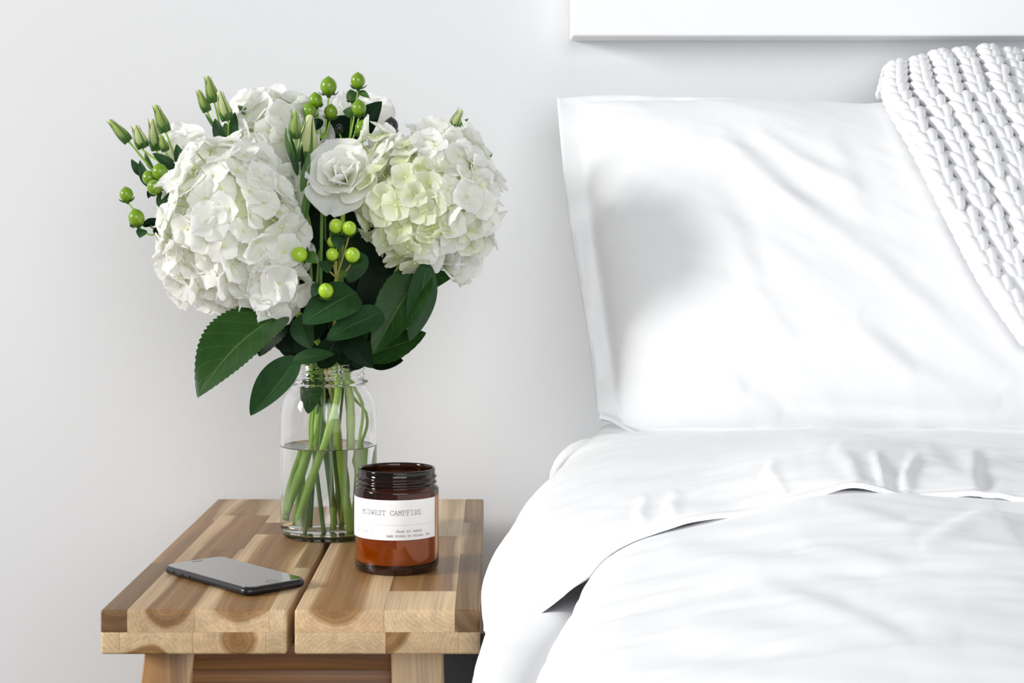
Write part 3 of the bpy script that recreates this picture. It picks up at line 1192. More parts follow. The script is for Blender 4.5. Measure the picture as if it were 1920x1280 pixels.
def hypericum(label, berries, knot, stem_pts, m=M_berry, leaves=(), stem_r=(.0011, .0017), stem_m=None, group=None):
    """berries: (px, py, Y, r px, tilt x, tilt z)"""
    knot = Vector(knot)
    t = thing('hypericum_sprig', label, 'berries', tuple(knot), group)
    stem(t, [knot] + stem_pts, stem_r, stem_m or M_stem_d, 8, 30)
    for i, be in enumerate(berries):
        px, py, y, r, tx, tz = be[:6]
        bm_ = be[6] if len(be) > 6 else m
        p = P(px, py, y)
        r = r / F * y
        ax = Vector((tx, -.25, tz)).normalized()
        if len(be) > 7:
            ax = Vector(be[7]).normalized()
        w = Matrix.Translation(p) @ frame(ax, (0, 1, 0), random.uniform(0, 6)) @ Matrix.Diagonal((r * .97, r * .97, r * 1.04, 1))
        o = link('berry', berry_mesh(bm_), t, w)
        link('calyx', calyx_mesh(), o, w)
        e = p - ax * r * 1.15
        mid = e.lerp(knot, .5) - ax * r * .6
        V, Fc = tube([e, mid, knot], .0009, 6, 10)
        part('stalk', V, Fc, stem_m or M_stem, t)
    for l in leaves:
        leaf(t, *l[0], **l[1])
    return t


def bud_sprig(label, buds, knot, stem_pts, leaves=(), open_petals=()):
    """buds: (base px,py, tip px,py, Y, radius px, material)"""
    knot = Vector(knot)
    t = thing('lisianthus_bud_sprig', label, 'flower buds', tuple(knot))
    stem(t, [knot] + stem_pts, (.0013, .002), M_stem, 8, 30)
    for (bx, by, tx, ty, y, r, m) in buds:
        b, tp = P(bx, by, y), P(tx, ty, y - .004)
        L = (tp - b).length
        r = r / F * y
        pr = smooth_profile([(.0001, 0), (r * .6, L * .05), (r, L * .26), (r * .86, L * .5), (r * .5, L * .78), (r * .36, L * .95), (.0001, L)], 20)
        V, Fc = lathe(pr, 14)
        # twisted furled petals
        VV = []
        for x_, y_, z_ in V:
            a = math.atan2(y_, x_) + z_ / L * 1.2
            k = 1 + .10 * math.sin(3 * a)
            VV.append((x_ * k, y_ * k, z_))
        uv = [(.5 + .5 * math.atan2(v[1], v[0]) / PI, min(1, v[2] / L)) for v in V]
        w = Matrix.Translation(b) @ frame(tp - b, (0, 1, 0))
        o = link('bud', mesh('bud', VV, Fc, m, uv=uv), t, w)
        A = Acc()
        for k in range(5):
            a = k * 2 * PI / 5 + .3
            pts, rr = [], []
            for q in np.linspace(0, 1, 6):
                out = r * float(np.interp(q, [0, .26, .5, .78, .95, 1], [.72, 1.04, .92, .62, .52, .62]))
                pts.append((math.cos(a) * out, math.sin(a) * out, -L * .03 + q * L * (.96 + .05 * (k % 3))))
            A.add(tube(pts, [r * .26, r * .2, r * .13, r * .09, r * .06, r * .03], 5, 8))
        A.add(lathe(smooth_profile([(.0001, -L * .06), (r * .5, -L * .02), (r * .85, L * .1), (r * .98, L * .2)], 8), 12))
        link('sepals', mesh('sepals', A.v, A.f, M_leaf_l), o, w)
        d = (b - tp).normalized()
        mid = b.lerp(knot, .45) + d * L * .15
        V, Fc = tube([b, b + d * L * .2, mid, knot], [.0012, .001, .0012, .0015], 7, 14)
        part('stalk', V, Fc, M_stem, t)
    for l in leaves:
        leaf(t, *l[0], **l[1])
    for (p, ax, nrm, L, W, seed) in open_petals:
        pm = petal_mesh('petal', M_pet_rose, L, W, cup=.4, curl=.25, ruffle=.05, n=9, base=.3, notch=.01, seed=seed)
        link('petal', pm, t, Matrix.Translation(p) @ frame(nrm, ax))
    return t


NK = Vector((JX, JY, TOP + .165))      # centre of the jar mouth


def neck(dx, dy, dz=0):
    return NK + Vector((dx, dy, dz))


# ------------------------------------------------------------------ the bouquet
WHITE_C = P(436, 428, 1.575)
hydrangea('big white hydrangea at the front left of the bouquet, over the serrated leaf', 'white', M_pet_white, WHITE_C, (.0635, .060, .079), 150, .0195,
          [P(560, 590, 1.58), neck(.004, -.008), jp(632, 745, -.014), jp(590, 880, -.024), jp(549, 985, -.03)], (.0030, .0034, .0032, .0033, .0036, .0038), M_stem, nodes_at=(.70, .84, .97),
          extra=[(P(510, 542, 1.555), .026, 26), (P(356, 482, 1.565), .022, 16), (P(424, 532, 1.565), .022, 16)])
hyd_l = bpy.data.objects['hydrangea']
CREAM_C = P(806, 366, 1.60)
hydrangea('cream green hydrangea at the right side of the bouquet', 'cream', M_pet_cream, CREAM_C, (.063, .057, .0625), 165, .0155,
          [P(720, 560, 1.61), neck(.018, .004), jp(657, 750, .006), jp(665, 850, .008), jp(668, 960, .01)], (.0030, .0038, .0042, .0042, .0042, .0042), M_stem_l, nodes_at=(.68, .82),
          alt=[petal_mesh('petal', M_pet_white, .0165, .0185, cup=.3, curl=random.uniform(-.3, .2), ruffle=.045, n=8, base=.2, notch=.012, seed=90 + k) for k in range(4)],
          extra=[(P(772, 452, 1.58), .024, 26), (P(706, 270, 1.60), .014, 9), (P(880, 420, 1.60), .022, 18)])
hyd_r = bpy.data.objects['hydrangea.001']
hydrangea('white hydrangea at the back, rising between bud sprig and berries', 'white', M_pet_white, P(515, 262, 1.66), (.044, .04, .042), 84, .0185,
          [P(585, 480, 1.65), neck(-.010, .010), jp(600, 750, .012), jp(578, 860, .0), jp(536, 962, -.014)], (.0025, .003, .0032, .0034, .0036, .0038), M_stem, nodes_at=(.74, .86))
hyd_t = bpy.data.objects['hydrangea.002']

# large leaves of the hydrangeas
leaf(hyd_l, P(536, 588, 1.55), P(371, 746, 1.50), .036, (-.35, -.75, .55), M_leaf, .30, .12, .085, 24, shape=.80, wave=.010, n=97)
leaf(hyd_l, P(540, 560, 1.61), P(486, 668, 1.60), .020, (-.2, -.9, .3), M_leaf_d, .2, .1, .10, 14, n=40)
leaf(hyd_r, P(800, 492, 1.585), P(700, 664, 1.555), .0225, (-.15, -.95, .15), M_leaf, .30, .06, .06, 14, n=36)
leaf(hyd_r, P(800, 490, 1.575), P(768, 640, 1.56), .0150, (.45, -.85, .1), M_leaf_b, .2, .05, 0, n=26)
leaf(hyd_r, P(752, 545, 1.62), P(850, 517, 1.61), .0140, (.1, -.8, .55), M_leaf, .2, .06, 0, n=24)
leaf(hyd_r, P(752, 612, 1.60), P(808, 571, 1.60), .0080, (.1, -.9, .3), M_leaf, .2, .06, 0)
leaf(hyd_r, P(770, 612, 1.59), P(804, 588, 1.59), .0032, (.1, -.9, .3), M_leaf_l, .2, .06, 0)
leaf(hyd_r, P(676, 668, 1.58), P(799, 624, 1.57), .0165, (.15, -.85, .5), M_leaf, .2, -.06, .06, 10, n=30)
leaf(hyd_r, P(690, 676, 1.60), P(756, 676, 1.585), .0100, (.1, -.9, .4), M_leaf_d, .2, -.05, 0)
leaf(hyd_r, P(640, 560, 1.60), P(672, 672, 1.585), .0200, (.1, -.95, .25), M_leaf, .15, .05, .06, 12, n=30)
leaf(hyd_t, P(665, 268, 1.675), P(716, 190, 1.665), .0150, (-.4, -.9, .1), M_leaf_d, .2, .1, 0)
leaf(hyd_t, P(600, 280, 1.665), P(680, 222, 1.675), .0180, (.0, -.9, .3), M_leaf_d, .15, .1, 0)

# the open flowers
rose('open white lisianthus facing forward in the middle of the bouquet', P(640, 324, 1.575), (-.08, -.9, .42), .036, 15,
     [P(640, 470, 1.61), neck(.006, .006), jp(632, 800, .0), jp(640, 900, .004), jp(652, 1000, .008)], roll=.6, stem_r=(.002, .0028, .003, .0030, .0032, .0034))
rose('half open white lisianthus rising at the far left behind the buds', P(333, 276, 1.66), (-.2, -.4, .9), .036, 9,
     [P(450, 480, 1.66), neck(-.016, .006), jp(625, 800, .02), jp(640, 900, .03), jp(632, 975, .036)], openness=.5, stem_r=(.0014, .0018))
rose('white lisianthus behind the berries at the top of the bouquet', P(672, 215, 1.71), (.1, -.6, .8), .040, 12,
     [P(650, 420, 1.68), neck(.01, .018), jp(690, 780, .02), jp(682, 850, .02), jp(676, 960, .024)], openness=1.05, stem_r=(.0014, .0018))
rose('white lisianthus drooping under the cream hydrangea', P(850, 484, 1.625), (.6, -.5, .15), .037, 11,
     [P(770, 580, 1.64), neck(.022, -.004), jp(680, 760, .0), jp(681, 840, .0), jp(674, 950, .0)], openness=.75, stem_r=(.0014, .0018))

# berries
hypericum('hypericum sprig with one berry stacked above another, leftmost of the bouquet', [
    (237, 365, 1.57, 13.5, -.1, .9), (256, 409, 1.565, 16, -.15, .9)], P(300, 436, 1.575),
    [P(420, 500, 1.62), neck(-.012, -.006), jp(600, 800, -.006), jp(586, 900, -.008), jp(573, 1008, -.012)],
    leaves=[((P(270, 430, 1.565), P(262, 446, 1.56), .0055, (-.1, -.9, .3)), dict(m=M_leaf_b)), ((P(268, 424, 1.57), P(300, 411, 1.57), .004, (0, -.9, .3)), dict(m=M_leaf_d)),
            ((P(284, 424, 1.57), P(318, 408, 1.57), .002, (0, -.9, .3)), dict(m=M_leaf_d)), ((P(288, 428, 1.57), P(308, 446, 1.57), .004, (0, -.9, .3)), dict(m=M_leaf_d))])
hypericum('hypericum sprig with four clustered berries at the upper left of the big white hydrangea', [
    (300, 323, 1.58, 15.5, -.1, .7), (280, 334, 1.585, 13.5, -.3, .7), (290, 351, 1.565, 15, -.1, .1, M_berry, (-.1, -.8, .35)), (314, 343, 1.58, 13, .3, .6)], P(318, 368, 1.60),
    [P(430, 490, 1.64), neck(-.018, .002), jp(590, 800, .01), jp(600, 900, .012), jp(610, 1000, .014)],
    leaves=[((P(316, 362, 1.575), P(300, 396, 1.565), .0075, (-.1, -.9, .2)), dict(m=M_leaf_b)), ((P(286, 352, 1.585), P(278, 372, 1.585), .003, (-.1, -.9, .2)), dict(m=M_leaf_d))])
hypericum('hypericum sprig of four berries with a round one on top, at the top centre', [
    (616, 162, 1.63, 16.5, .0, .9), (592, 188, 1.635, 13.5, -.1, .9), (580, 208, 1.63, 14, -.15, .8), (620, 210, 1.64, 13.5, .1, .9)], P(606, 262, 1.65),
    [P(610, 420, 1.65), neck(-.004, .016), jp(604, 800, .02), jp(594, 900, .02), jp(590, 980, .02)],
    leaves=[((P(606, 226, 1.64), P(578, 246, 1.64), .006, (-.1, -.9, .2)), dict(m=M_leaf_d))])
hypericum('hypericum sprig of tall pointed berries in a column, topmost of the bouquet', [
    (671, 152, 1.63, 14.5, .0, .95), (659, 180, 1.645, 11, -.1, .9), (673, 203, 1.625, 14.5, .0, .9), (679, 241, 1.62, 14.5, .05, .9), (636, 241, 1.65, 8, 0, .9, M_berry_shaded)], P(652, 278, 1.64),
    [P(640, 420, 1.65), neck(.002, .018), jp(622, 800, .02), jp(628, 900, .02), jp(636, 980, .016)],
    leaves=[((P(672, 172, 1.635), P(693, 184, 1.63), .0035, (.1, -.9, .3)), dict(m=M_leaf_l)), ((P(668, 216, 1.64), P(643, 208, 1.64), .006, (0, -.9, .3)), dict(m=M_leaf_l)),
            ((P(668, 172, 1.64), P(656, 190, 1.635), .006, (0, -.9, .3)), dict(m=M_leaf_l))])
hypericum('hypericum sprig with a single shaded berry, painted dark grey, beside the cream hydrangea', [
    (733, 236, 1.655, 14.5, .05, .95, M_berry_shaded)], P(737, 275, 1.66),
    [P(680, 450, 1.66), neck(.016, .012), jp(640, 800, .026), jp(630, 900, .03), jp(620, 985, .03)])
hypericum('hypericum sprig with bright lime berries and round leaves hanging at the centre', [
    (630, 424, 1.545, 14, .0, .3, M_berry_l, (.0, -.6, .75)), (655, 428, 1.54, 14, .05, .3, M_berry_l, (.05, -.8, .55)), (623, 454, 1.55, 10, -.2, .8), (623, 477, 1.535, 12.5, 0, .3, M_berry_l, (0, -.75, .6)),
    (661, 478, 1.535, 15, .1, .3, M_berry_l, (-.05, -.8, .55)), (562, 477, 1.535, 15.5, 0, 0, M_berry_l, (-.75, -.6, .25)), (611, 545, 1.525, 15, 0, .3, M_berry_l, (.0, -.75, .6))],
    P(630, 520, 1.56),
    [P(628, 600, 1.57), neck(-.002, -.014), jp(640, 800, .004), jp(640, 900, .01), jp(634, 985, .018)], m=M_berry_l, stem_m=M_stem_b, stem_r=(.0014, .0018),
    leaves=[((P(668, 548, 1.55), P(568, 606, 1.525), .0215, (.0, -.8, .6)), dict(m=M_leaf_b, fold=.12, curl=.05, shape=.62)),
            ((P(718, 585, 1.555), P(612, 637, 1.535), .0145, (.05, -.85, .5)), dict(m=M_leaf_b, fold=.12, curl=.05, shape=.66)),
            ((P(672, 470, 1.575), P(655, 530, 1.57), .013, (.1, -.9, .2)), dict(m=M_leaf_b, fold=.1, shape=.7)),
            ((P(562, 590, 1.56), P(585, 655, 1.55), .012, (-.3, -.9, .2)), dict(m=M_leaf_b, fold=.3)),
            ((P(612, 488, 1.545), P(615, 512, 1.535), .0075, (0, -.9, .3)), dict(m=M_leaf_b, fold=.2, shape=.6)), ((P(636, 440, 1.55), P(634, 466, 1.545), .0075, (0, -.9, .3)), dict(m=M_leaf_b, fold=.2, shape=.6)),
            ((P(572, 478, 1.54), P(598, 492, 1.535), .0065, (0, -.9, .4)), dict(m=M_leaf_l, fold=.2)), ((P(668, 490, 1.54), P(680, 500, 1.535), .006, (0, -.9, .3)), dict(m=M_leaf_b)),
            ((P(600, 532, 1.535), P(585, 556, 1.53), .0055, (0, -.9, .3)), dict(m=M_leaf_b, shape=.6)), ((P(652, 512, 1.55), P(636, 520, 1.54), .004, (0, -.9, .3)), dict(m=M_leaf_l))])

# buds
BG, BP = M_pet_bud, petal_mat('pale_yellow_bud_petal', (.38, .52, .13), (.86, .88, .52), .3)
bud_sprig('green lisianthus bud leaning out at the far upper left', [(240, 264, 204, 224, 1.60, 10, BG)], P(300, 336, 1.62),
          [P(440, 500, 1.66), neck(-.02, -.004), jp(580, 800, .0), jp(570, 900, .0), jp(562, 975, .0)],
          [((P(270, 330, 1.615), P(246, 298, 1.61), .0045, (-.3, -.9, .2)), dict(m=M_leaf_b)), ((P(282, 352, 1.615), P(262, 300, 1.61), .005, (-.2, -.9, .2)), dict(m=M_leaf_b)),
           ((P(288, 320, 1.615), P(272, 284, 1.61), .003, (-.3, -.9, .2)), dict(m=M_leaf_l))])
bud_sprig('pair of pale yellow lisianthus buds with a dark green bud between, at the upper left', [
    (268, 276, 252, 234, 1.625, 12, BP), (294, 280, 284, 222, 1.62, 12, BP), (310, 246, 291, 196, 1.60, 11, BG), (310, 282, 300, 252, 1.605, 8, BG)], P(342, 328, 1.62),
    [P(450, 500, 1.665), neck(-.02, .008), jp(575, 800, .016), jp(580, 900, .02), jp(580, 980, .02)],
    [((P(334, 322, 1.605), P(286, 287, 1.60), .0055, (-.1, -.9, .4)), dict(m=M_leaf_b)), ((P(343, 322, 1.60), P(331, 270, 1.60), .0055, (.1, -.9, .2)), dict(m=M_leaf_b))])
bud_sprig('three green lisianthus buds standing upright above the big white hydrangea', [
    (401, 190, 388, 142, 1.62, 11, BG), (388, 208, 371, 168, 1.625, 9, BG), (426, 224, 410, 170, 1.615, 12, BP)], P(422, 280, 1.63),
    [P(520, 470, 1.66), neck(-.014, .014), jp(585, 800, .02), jp(566, 900, .02), jp(556, 970, .014)],
    [((P(420, 275, 1.62), P(403, 222, 1.62), .006, (-.1, -.9, .2)), dict(m=M_leaf_b)), ((P(436, 262, 1.615), P(440, 210, 1.62), .0045, (.2, -.9, .2)), dict(m=M_leaf_b)),
     ((P(412, 250, 1.625), P(384, 212, 1.625), .002, (-.1, -.9, .2)), dict(m=M_leaf_l)), ((P(432, 270, 1.625), P(422, 230, 1.625), .006, (0, -.9, .2)), dict(m=M_leaf_l)),
     ((P(466, 216, 1.64), P(446, 198, 1.64), .0035, (0, -.9, .2)), dict(m=M_leaf_l))])
bud_sprig('slim green bud and fat pale bud between the back hydrangea and the centre flower', [
    (552, 258, 553, 206, 1.585, 11, BG), (572, 300, 582, 214, 1.60, 19, BP)], P(560, 330, 1.60),
    [P(590, 470, 1.63), neck(0, .004), jp(616, 800, .01), jp(620, 900, .014), jp(624, 985, .016)],
    [((P(556, 316, 1.58), P(536, 238, 1.58), .0035, (-.2, -.9, .1)), dict(m=M_leaf_l)), ((P(558, 330, 1.58), P(546, 256, 1.58), .0035, (0, -.9, .1)), dict(m=M_leaf_b)),
     ((P(565, 360, 1.58), P(580, 282, 1.58), .004, (.2, -.9, .1)), dict(m=M_leaf_l)), ((P(572, 350, 1.58), P(566, 268, 1.58), .002, (0, -.9, .1)), dict(m=M_leaf_d)),
     ((P(568, 420, 1.59), P(586, 330, 1.59), .004, (0, -.9, .1)), dict(m=M_leaf_l))])
bud_sprig('pale yellow bud and small green sepals peeping above the cream hydrangea', [
    (850, 238, 865, 204, 1.63, 10, BP), (912, 300, 922, 286, 1.60, 5, BG)], P(842, 300, 1.63),
    [P(740, 500, 1.65), neck(.02, .010), jp(660, 800, .02), jp(655, 900, .024), jp(650, 980, .026)],
    [((P(862, 240, 1.625), P(878, 222, 1.625), .0022, (0, -.9, .2)), dict(m=M_leaf_l)), ((P(866, 244, 1.625), P(882, 230, 1.625), .002, (0, -.9, .2)), dict(m=M_leaf_l)),
     ((P(906, 296, 1.60), P(924, 290, 1.595), .002, (0, -.9, .2)), dict(m=M_leaf_l))])

# dark foliage that fills the middle of the bouquet
fol = thing('greenery_stem', 'dark leafy stem filling the middle of the bouquet and curling over the jar mouth', 'foliage', tuple(NK))
stem(fol, [P(620, 420, 1.64), P(618, 560, 1.63), neck(-.006, .0), jp(606, 780, .004), jp(618, 900, .01), jp(624, 975, .02)], (.0012, .002, .0022), M_stem_d)
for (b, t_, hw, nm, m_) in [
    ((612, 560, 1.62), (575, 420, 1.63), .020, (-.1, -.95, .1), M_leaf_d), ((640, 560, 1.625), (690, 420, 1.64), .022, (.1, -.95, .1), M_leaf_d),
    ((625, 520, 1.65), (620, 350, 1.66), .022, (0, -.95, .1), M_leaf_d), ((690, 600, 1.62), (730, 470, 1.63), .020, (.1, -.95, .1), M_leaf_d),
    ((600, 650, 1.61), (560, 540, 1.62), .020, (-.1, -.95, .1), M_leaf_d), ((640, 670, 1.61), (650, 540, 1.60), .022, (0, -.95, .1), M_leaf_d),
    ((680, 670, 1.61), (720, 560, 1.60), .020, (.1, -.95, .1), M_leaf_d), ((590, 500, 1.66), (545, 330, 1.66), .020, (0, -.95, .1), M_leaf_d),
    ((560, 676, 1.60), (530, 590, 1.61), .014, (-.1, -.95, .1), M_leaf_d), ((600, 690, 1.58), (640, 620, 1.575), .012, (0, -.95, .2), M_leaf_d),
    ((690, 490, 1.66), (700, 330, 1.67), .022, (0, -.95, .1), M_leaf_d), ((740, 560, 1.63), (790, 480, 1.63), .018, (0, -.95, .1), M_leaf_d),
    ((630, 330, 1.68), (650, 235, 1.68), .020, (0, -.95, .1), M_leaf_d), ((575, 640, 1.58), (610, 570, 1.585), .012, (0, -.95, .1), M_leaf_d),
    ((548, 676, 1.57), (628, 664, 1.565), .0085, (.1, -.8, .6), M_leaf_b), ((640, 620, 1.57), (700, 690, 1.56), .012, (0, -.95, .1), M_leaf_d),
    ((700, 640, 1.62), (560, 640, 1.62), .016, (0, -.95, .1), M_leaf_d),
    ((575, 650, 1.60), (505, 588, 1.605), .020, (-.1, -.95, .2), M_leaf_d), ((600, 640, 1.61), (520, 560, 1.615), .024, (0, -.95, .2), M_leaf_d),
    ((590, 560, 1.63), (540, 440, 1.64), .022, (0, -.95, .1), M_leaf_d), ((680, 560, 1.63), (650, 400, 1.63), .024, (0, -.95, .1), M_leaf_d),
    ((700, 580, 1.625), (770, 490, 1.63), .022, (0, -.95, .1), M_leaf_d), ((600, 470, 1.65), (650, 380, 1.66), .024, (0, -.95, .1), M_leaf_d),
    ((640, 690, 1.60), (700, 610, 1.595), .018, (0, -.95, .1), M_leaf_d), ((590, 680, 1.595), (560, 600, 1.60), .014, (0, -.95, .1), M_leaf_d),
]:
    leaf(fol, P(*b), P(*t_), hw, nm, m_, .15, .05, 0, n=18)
leaf(fol, P(558, 668, 1.575), P(470, 779, 1.535), .0185, (-.35, -.85, .25), M_leaf_b, .42, -.04, 0, n=26)
leaf(fol, jp(588, 700, -.004), jp(578, 776, -.010), .0105, (.1, -.95, .1), M_leaf, .2, .05, 0)
leaf(fol, jp(606, 695, .006), jp(604, 765, .002), .009, (.1, -.95, .1), M_leaf_d, .2, .05, 0)
for (a, b_) in (((560, 620), (545, 320)), ((590, 620), (572, 340)), ((600, 600), (604, 380)), ((640, 640), (642, 420)), ((584, 640), (600, 470))):
    V, Fc = tube([P(a[0], a[1], 1.605), P((a[0] + b_[0]) / 2, (a[1] + b_[1]) / 2, 1.60), P(b_[0], b_[1], 1.605)], .0018, 7, 12)
    part('branch', V, Fc, M_stem_d, fol)
V, Fc = tube([P(626, 560, 1.58), P(628, 640, 1.585), neck(.003, -.022), jp(634, 735, -.01)], .0014, 7, 14)
part('branch', V, Fc, M_stem_b, fol)

# ------------------------------------------------------------------ candle
KY = G(744, 1081, TOP).y + .037
KX = (744 - CX) / F * KY
KB = Vector((KX, KY, TOP + .0005))
KR = 79 / F * KY
candle = thing('candle_jar', 'amber glass candle jar with a white printed label standing on the stool', 'candle', tuple(KB))
S = KR / .0375
ko = smooth_profile([(.0001, .0025), (.02, .0018), (.032, .0004), (.0345, .0), (.0362, .0012), (.0372, .0042), (.0375, .008), (.0375, .02), (.0375, .05), (.0375, .0690), (.0370, .0718), (.0352, .0735)], 50)
kth = [(.0343, .0742), (.0342, .0752), (.0353, .0762), (.0358, .0770), (.0353, .0778), (.0343, .0788), (.0343, .0800), (.0353, .0812), (.0358, .0820), (.0352, .0828), (.0342, .0838), (.0342, .0868), (.0344, .0880), (.0340, .0890), (.0331, .0893), (.0323, .0888), (.0320, .0875)]
ki = smooth_profile([(.0320, .085), (.0322, .075), (.0335, .0725), (.0350, .0700), (.0352, .066), (.0352, .03), (.0352, .012), (.0345, .0075), (.031, .0058), (.0001, .0058)], 40)
V, Fc = lathe([(a * S, b * S) for a, b in ko + kth + ki], 80)
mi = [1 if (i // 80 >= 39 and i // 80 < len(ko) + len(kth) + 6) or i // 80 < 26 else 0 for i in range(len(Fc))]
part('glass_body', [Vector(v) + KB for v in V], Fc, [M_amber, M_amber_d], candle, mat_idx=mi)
V, Fc = lathe([(a * S, b * S) for a, b in [(.0001, .0062), (.031, .0062), (.0344, .008), (.03495, .012), (.03495, .03), (.03495, .0510), (.0340, .0506), (.02, .0502), (.0001, .0504)]], 64)
part('wax', [Vector(v) + KB for v in V], Fc, M_wax, candle, sharp=40)
V, Fc = tube([KB + Vector((0, 0, .048 * S)), KB + Vector((.0006, 0, .054 * S)), KB + Vector((.002, 0, .059 * S))], .0008, 7, 8)
part('wick', V, Fc, M_wick, candle)


def cyl(theta, z, dr):
    """theta from the side facing the camera, positive to the right"""
    r_ = KR + dr
    return (KX + r_ * math.sin(theta), KY - r_ * math.cos(theta), KB.z + z)


kfY = KY - KR
LZ1 = CAMZ - (938 - CY) / F * kfY - KB.z
LZ0 = CAMZ - (1013 - CY) / F * kfY - KB.z
TH0, TH1 = -1.62, math.asin((816 - 744) / 79.0)
V = []
nt_ = 60
for z in (LZ0, LZ1):
    for k in range(nt_ + 1):
        V.append(cyl(TH0 + (TH1 - TH0) * k / nt_, z, .00022))
for z in (LZ0, LZ1):
    for k in range(nt_ + 1):
        V.append(cyl(TH0 + (TH1 - TH0) * k / nt_, z, .00004))
n1 = nt_ + 1
Fc = [(k, k + 1, n1 + k + 1, n1 + k) for k in range(nt_)] + [(2 * n1 + k + 1, 2 * n1 + k, 3 * n1 + k, 3 * n1 + k + 1) for k in range(nt_)]
Fc += [(k + 1, k, 2 * n1 + k, 2 * n1 + k + 1) for k in range(nt_)] + [(n1 + k, n1 + k + 1, 3 * n1 + k + 1, 3 * n1 + k) for k in range(nt_)]
klabel = part('paper_label', V, Fc, M_paper, candle, 'white paper label with typewriter lettering', sharp=40)

GL = {
    'A': [[(0, 0), (2, 6), (4, 0)], [(.8, 2.1), (3.2, 2.1)], [(-.4, 0), (1, 0)], [(3, 0), (4.4, 0)]],
    'C': [[(3.8, 4.3), (3.4, 5.4), (2.2, 6), (.9, 5.5), (.2, 4.2), (.2, 1.8), (.9, .5), (2.2, 0), (3.3, .3), (4, 1.2)], [(3.8, 6), (3.8, 4.3)]],
    'D': [[(.7, 0), (.7, 6)], [(0, 6), (2.2, 6), (3.5, 5.2), (4, 3.8), (4, 2.2), (3.5, .8), (2.2, 0), (0, 0)]],
    'E': [[(.8, 0), (.8, 6)], [(0, 6), (3.8, 6), (3.8, 4.6)], [(0, 0), (4, 0), (4, 1.5)], [(.8, 3.1), (2.6, 3.1)], [(2.6, 3.8), (2.6, 2.4)]],
    'F': [[(.9, 0), (.9, 6)], [(0, 6), (4, 6), (4, 4.6)], [(0, 0), (2.2, 0)], [(.9, 3.1), (2.7, 3.1)], [(2.7, 3.8), (2.7, 2.4)]],
    'G': [[(3.7, 4.4), (3.2, 5.5), (2.1, 6), (.9, 5.5), (.2, 4.2), (.2, 1.8), (.9, .5), (2.1, 0), (3.2, .3), (3.7, .8), (3.7, 2.6)], [(2.3, 2.6), (4.3, 2.6)]],
    'H': [[(.7, 0), (.7, 6)], [(3.3, 0), (3.3, 6)], [(.7, 3), (3.3, 3)], [(0, 0), (1.4, 0)], [(0, 6), (1.4, 6)], [(2.6, 0), (4, 0)], [(2.6, 6), (4, 6)]],
    'I': [[(2, 0), (2, 6)], [(.5, 6), (3.5, 6)], [(.5, 0), (3.5, 0)]],
    'L': [[(1.1, 0), (1.1, 6)], [(.2, 6), (2.2, 6)], [(.2, 0), (4, 0), (4, 1.8)]],
    'M': [[(.4, 0), (.4, 6), (2, 2.6), (3.6, 6), (3.6, 0)], [(-.3, 0), (1.2, 0)], [(2.8, 0), (4.3, 0)], [(-.3, 6), (.4, 6)], [(3.6, 6), (4.3, 6)]],
    'N': [[(.6, 0), (.6, 6), (3.4, 0), (3.4, 6)], [(-.1, 0), (1.4, 0)], [(2.6, 6), (4.1, 6)], [(-.1, 6), (.6, 6)]],
    'O': [[(2, 0), (.8, .6), (.1, 2), (.1, 4), (.8, 5.4), (2, 6), (3.2, 5.4), (3.9, 4), (3.9, 2), (3.2, .6), (2, 0)]],
    'P': [[(.8, 0), (.8, 6)], [(0, 6), (2.6, 6), (3.7, 5.4), (3.8, 4.3), (3.4, 3.3), (2.5, 2.8), (.8, 2.8)], [(0, 0), (2.2, 0)]],
    'R': [[(.8, 0), (.8, 6)], [(0, 6), (2.6, 6), (3.5, 5.4), (3.6, 4.4), (3.2, 3.5), (2.4, 3), (.8, 3)], [(2.2, 3), (3.6, 0), (4.3, 0)], [(0, 0), (1.8, 0)]],
    'S': [[(3.5, 4.4), (3.3, 5.4), (2, 6), (.8, 5.5), (.5, 4.4), (1, 3.5), (3, 2.7), (3.7, 1.7), (3.2, .5), (2, 0), (.8, .4), (.4, 1.6)], [(3.5, 6), (3.5, 4.4)], [(.4, 0), (.4, 1.6)]],
    'T': [[(2, 0), (2, 6)], [(.1, 4.5), (.1, 6), (3.9, 6), (3.9, 4.5)], [(1, 0), (3, 0)]],
    'U': [[(.6, 6), (.6, 1.8), (1.1, .5), (2, 0), (2.9, .5), (3.4, 1.8), (3.4, 6)], [(-.1, 6), (1.3, 6)], [(2.7, 6), (4.1, 6)]],
    'V': [[(.2, 6), (2, 0), (3.8, 6)], [(-.4, 6), (1, 6)], [(3, 6), (4.4, 6)]],
    'W': [[(.2, 6), (1, 0), (2, 4), (3, 0), (3.8, 6)], [(-.4, 6), (1, 6)], [(3, 6), (4.4, 6)]],
    'Y': [[(.3, 6), (2, 3), (3.7, 6)], [(2, 3), (2, 0)], [(-.3, 6), (1, 6)], [(3, 6), (4.3, 6)], [(1.1, 0), (2.9, 0)]],
    ',': [[(2, .6), (1.4, -1.2)]], '.': [[(1.8, 2.8), (2.2, 3.0)]],
    # thin sans letters of the maker's mark
    'a': [[(0, 0), (2, 6), (4, 0)], [(.8, 2.1), (3.2, 2.1)]], 'r': [[(.4, 0), (.4, 6), (2.8, 6), (3.7, 5), (3.6, 4), (2.6, 3.2), (.4, 3.2)], [(2.2, 3.2), (3.8, 0)]],
    't': [[(2, 0), (2, 6)], [(0, 6), (4, 6)]], 'u': [[(.3, 6), (.3, 1.8), (1, .4), (2, 0), (3, .4), (3.7, 1.8), (3.7, 6)]], 'm': [[(.1, 0), (.1, 6), (2, 2.6), (3.9, 6), (3.9, 0)]],
    'i': [[(2, 3.4), (2, 6)]], 'e': [[(3.8, 6), (.4, 6), (.4, 0), (3.8, 0)], [(.4, 3.1), (3.2, 3.1)]],
}


